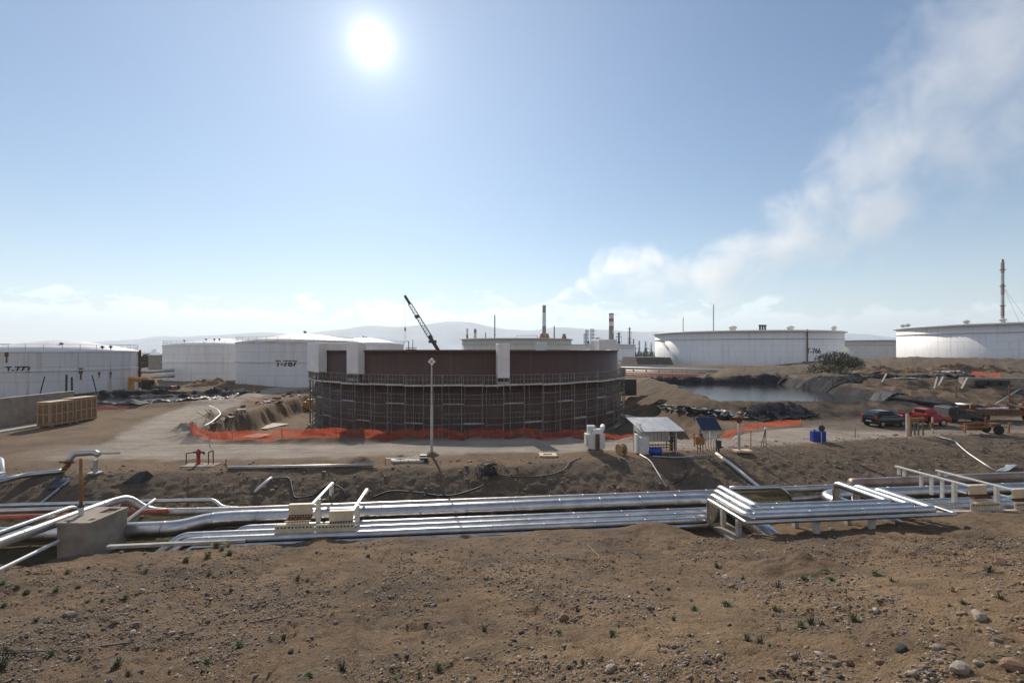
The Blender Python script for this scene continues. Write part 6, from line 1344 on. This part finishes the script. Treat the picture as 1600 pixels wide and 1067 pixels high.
WEEDS = [(535, 1047, 13, 1), (483, 1058, 10, 2), (686, 1049, 10, 0), (655, 1061, 7, 0), (617, 1064, 8, 2), (757, 986, 9, 1), (443, 1001, 8, 1), (461, 993, 5, 1), (420, 1058, 7, 0), (373, 1013, 10, 0), (323, 1037, 8, 0), (251, 1017, 6, 3), (184, 1040, 11, 0), (200, 1056, 10, 1), (80, 1026, 10, 0), (4, 1042, 11, 0), (116, 960, 10, 3), (136, 943, 7, 0), (160, 940, 6, 0), (195, 938, 7, 0), (55, 972, 8, 1), (41, 929, 9, 0), (26, 920, 7, 0), (87, 925, 8, 0), (105, 897, 8, 1), (3, 914, 8, 0), (6, 948, 7, 0), (180, 891, 6, 3), (228, 893, 6, 1), (290, 878, 8, 0), (324, 871, 8, 0), (338, 855, 9, 0), (346, 861, 7, 1), (358, 869, 9, 0), (357, 854, 7, 3), (372, 843, 8, 0), (380, 846, 8, 2), (326, 901, 7, 1), (361, 896, 6, 1), (360, 924, 6, 1), (465, 905, 6, 1), (480, 910, 6, 1), (572, 856, 5, 1), (903, 956, 8, 1), (875, 993, 8, 2), (958, 994, 10, 2), (938, 1034, 9, 1), (1001, 872, 5, 1), (1155, 900, 8, 0), (1161, 907, 7, 1), (1086, 954, 9, 2), (1120, 888, 6, 0), (1137, 946, 9, 2), (1053, 970, 8, 1), (959, 879, 5, 1), (1216, 918, 10, 1), (1259, 906, 9, 2), (1294, 897, 10, 2), (1300, 908, 8, 2), (1369, 898, 9, 2), (1393, 910, 6, 1), (1335, 972, 12, 0), (1268, 977, 14, 1), (1252, 980, 11, 0), (1285, 977, 9, 1), (1218, 986, 8, 3), (1212, 955, 8, 0), (1188, 1006, 12, 1), (1168, 998, 9, 0), (1448, 1014, 9, 3), (1395, 995, 8, 1), (1489, 925, 8, 3), (1546, 894, 12, 1), (1505, 945, 8, 0), (1563, 935, 9, 1), (1204, 1012, 6, 0), (1030, 1020, 6, 3), (700, 905, 5, 3), (640, 940, 5, 3), (520, 960, 6, 3)]
for i, (px, py, s, k) in enumerate(WEEDS):
    p = on(px, py); k2 = k; d = p.y; sc = s*1.95/F*d
    o = bpy.data.objects.new('weed_tuft', WP[k2]); COL.objects.link(o); o.location = p-Vector((0, 0, .015)); o.scale = (sc*.9, sc*.9, sc*.66); o.rotation_euler = (0, 0, i*2.4)
    tag(o, f'small {KN[k]} weed tuft growing on the bare stony slope', 'weed', 'weed tufts on the near slope')
def rock_proto(seed, sub=2, rough=.28):
    import bmesh
    bm = bmesh.new(); bmesh.ops.create_icosphere(bm, subdivisions=sub, radius=1.0); r = random.Random(seed); dirs = [(Vector((r.gauss(0, 1), r.gauss(0, 1), r.gauss(0, 1))).normalized(), r.uniform(.55, .95)) for _ in range(9)]
    for v in bm.verts:
        p = v.co.copy()
        for d, k in dirs:
            e = p.dot(d)
            if e > k: p -= d*(e-k)*.9
        v.co = Vector((p.x*1.15, p.y*.9, p.z*.68))*(1+r.uniform(-.05, .05)*rough*4)
    me = bpy.data.meshes.new('rock'); bm.to_mesh(me); bm.free(); return me
RP = []
for k in range(8):
    for mm in ('stone', 'stone_pale', 'stone_red', 'stone_dark'):
        me = rock_proto(k) ; me.materials.append(M[mm]); RP.append(me)
def rock(px, py, s, mi, label, group, i=0, sink=.3):
    p = on(px, py); sc = s*.5/F*p.y*.92; o = bpy.data.objects.new('rock', RP[(i*5 % 8)*4+mi]); COL.objects.link(o); o.location = p+Vector((0, 0, sc*.68*(1-2*sink))); o.scale = (sc, sc, sc); o.rotation_euler = (rnd.uniform(-.2, .2), rnd.uniform(-.2, .2), i*1.9)
    tag(o, label, 'rock', group)
NR = [(880, 966, 16, 2, 'flat orange-brown rock in the middle of the near slope'), (867, 958, 9, 0, 'small grey rock touching the flat orange-brown rock'), (955, 1049, 21, 1, 'rounded pale rock at the bottom middle of the slope'), (944, 936, 9, 0, 'round grey rock up the slope from the flat orange-brown one'), (1134, 903, 13, 1, 'pale pinkish boulder left of the gravel heap'), (1145, 918, 14, 2, 'long reddish rock just below the pale pinkish boulder'), (1167, 892, 9, 2, 'small reddish rock at the left foot of the gravel heap'), (1408, 1019, 24, 3, 'black jagged rock on the near right slope'), (1325, 1038, 19, 2, 'squarish orange rock beside a grey one, bottom right'), (1308, 1041, 18, 0, 'grey rock leaning on the squarish orange rock'), (1500, 1060, 32, 1, 'large pale pink rock at the bottom right edge'), (1585, 1050, 40, 2, 'biggest ochre boulder in the bottom right corner'), (1530, 966, 26, 1, 'long pale rock lying level on the right slope'), (1530, 1043, 15, 1, 'small white flat rock above the large pale pink one'), (1563, 882, 22, 2, 'reddish earth-coloured boulder near the right edge'), (1466, 1014, 18, 1, 'pale rock right of the black jagged rock'), (1484, 1008, 14, 2, 'small brown rock behind the pale rock by the black one'), (1558, 1002, 17, 0, 'grey-pink rock above the ochre boulder'), (1375, 1042, 17, 2, 'flat tan rock between the orange and pale rocks'), (182, 973, 15, 2, 'dark red rock on the left slope'), (211, 977, 14, 0, 'brown rock right of the dark red one'), (207, 991, 14, 1, 'pale flat rock below the brown rock on the left'), (221, 925, 11, 1, 'white flat stone in the middle of the left slope'), (108, 964, 22, 0, 'wedge-shaped earthy rock on the left slope'), (190, 863, 7, 2, 'small red rock under the trench kerb on the left'), (1300, 827, 9, 1, 'pale stone at the trench edge below the pipe loop'), (665, 946, 10, 0, 'grey-brown rock in the middle of the slope'), (575, 870, 9, 3, 'dark clod high on the middle slope'), (525, 973, 8, 1, 'slim white stone on the middle slope'), (1548, 987, 12, 1, 'pale stone on the right slope above the grey-pink rock')]
for i, (px, py, s, mi, lab) in enumerate(NR): rock(px, py, s, mi, lab, None, i)
r = random.Random(77); cnt = 0
while cnt < 120:
    px = r.uniform(0, 1600); py = r.uniform(845, 1066)
    if py < 850+(px > 1100)*0: continue
    s = r.uniform(3.5, 7)*(1+(py-845)/330*(1+.5*(px > 900)))
    mi = r.choice((0, 0, 0, 1, 2, 3)); rock(px, py, s, mi, f"small {('grey-brown', 'pale', 'reddish', 'dark')[mi]} stone among many scattered on the near slope", 'loose stones on the near slope', cnt+3, .35); cnt += 1
def gravel():
    rs = np.random.RandomState(12); n = 64000
    px = rs.uniform(-60, 1660, n*3); py = 838+232*rs.rand(n*3)
    # clusters
    keep = fbm(px*.011, py*.02, 3)+rs.normal(0, .25, n*3) > -.02; px, py = px[keep][:n], py[keep][:n]
    dx, dz = (px-800)/F, (HOR-py)/F; lo = np.full(len(px), 2.2); hi = np.full(len(px), 26.0)
    ys = np.linspace(2.5, 24, 130); hit = np.full(len(px), -1.0)
    for a, b_ in zip(ys[:-1], ys[1:]):
        g = terrain(dx*b_, np.full_like(dx, b_))-(EYE+dz*b_); m = (g > 0) & (hit < 0)
        g0 = terrain(dx*a, np.full_like(dx, a))-(EYE+dz*a); hit[m] = (a+(b_-a)*(-g0/(g-g0+1e-9)))[m]
    ok = (rs.rand(len(hit)) < np.clip((hit-2)/10, .45, 1)) & (hit > 0) & (wline(dx*hit, hit) < -3.2); dx, hit = dx[ok], hit[ok]; X, Y = dx*hit, hit; Z = terrain(X, Y); k = len(X)
    ico = rock_proto(3, 1); base = np.array([v.co[:] for v in ico.vertices]); fc = np.array([p.vertices[:] for p in ico.polygons])
    s = np.exp(rs.normal(-5.35, .60, k))*(1+.11*Y); s = np.minimum(s, .045)
    an = rs.rand(k)*6.28; ca, sa = np.cos(an), np.sin(an); V = base[None]*np.stack([s*rs.uniform(.7, 1.4, k), s*rs.uniform(.7, 1.2, k), s*rs.uniform(.6, 1.2, k)], 1)[:, None, :]
    V = V*(1+.22*rs.normal(0, 1, (k, len(base), 1)))
    Xr = V[:, :, 0]*ca[:, None]-V[:, :, 1]*sa[:, None]+X[:, None]; Yr = V[:, :, 0]*sa[:, None]+V[:, :, 1]*ca[:, None]+Y[:, None]; Zr = V[:, :, 2]+Z[:, None]+s[:, None]*.25
    P = np.stack([Xr, Yr, Zr], 2); grp = rs.choice(4, k, p=[.50, .20, .12, .18])
    for g, (mm, lab) in enumerate((('stone', 'grey-brown gravel strewn over the near slope'), ('stone_pale', 'pale gravel strewn over the near slope'), ('stone_red', 'reddish gravel strewn over the near slope'), ('stone_dark', 'dark grit strewn over the near slope'))):
        Q = P[grp == g]; kk = len(Q); F_ = (fc[None]+(np.arange(kk)*len(base))[:, None, None]).reshape(-1, 3); o = np_mesh('gravel', Q.reshape(-1, 3), F_, M[mm], smooth=False); tag(o, lab, 'gravel', kind='stuff')
gravel()
def bank_stones():
    rs = np.random.RandomState(5); k = 7000; X = rs.uniform(-38, 45, k); wv = rs.uniform(1.8, 13, k); Y = 24.9+.1117*X+wv/.9938; m = wv < wtop(X)+2.0; X, Y = X[m], Y[m]; Z = terrain(X, Y); k = len(X)
    ico = rock_proto(5, 1); base = np.array([v.co[:] for v in ico.vertices]); fc = np.array([p.vertices[:] for p in ico.polygons]); s = np.minimum(np.exp(rs.normal(-3.35, .6, k)), .16)
    V = base[None]*s[:, None, None]*(1+.2*rs.normal(0, 1, (k, len(base), 1))); P = np.stack([V[:, :, 0]+X[:, None], V[:, :, 1]+Y[:, None], V[:, :, 2]+Z[:, None]+.2*s[:, None]], 2)
    F_ = (fc[None]+(np.arange(k)*len(base))[:, None, None]).reshape(-1, 3); tag(np_mesh('rubble', P.reshape(-1, 3), F_, M['stone'], smooth=False), 'stones and clods scattered over the road embankment', 'rubble', kind='stuff')
bank_stones()
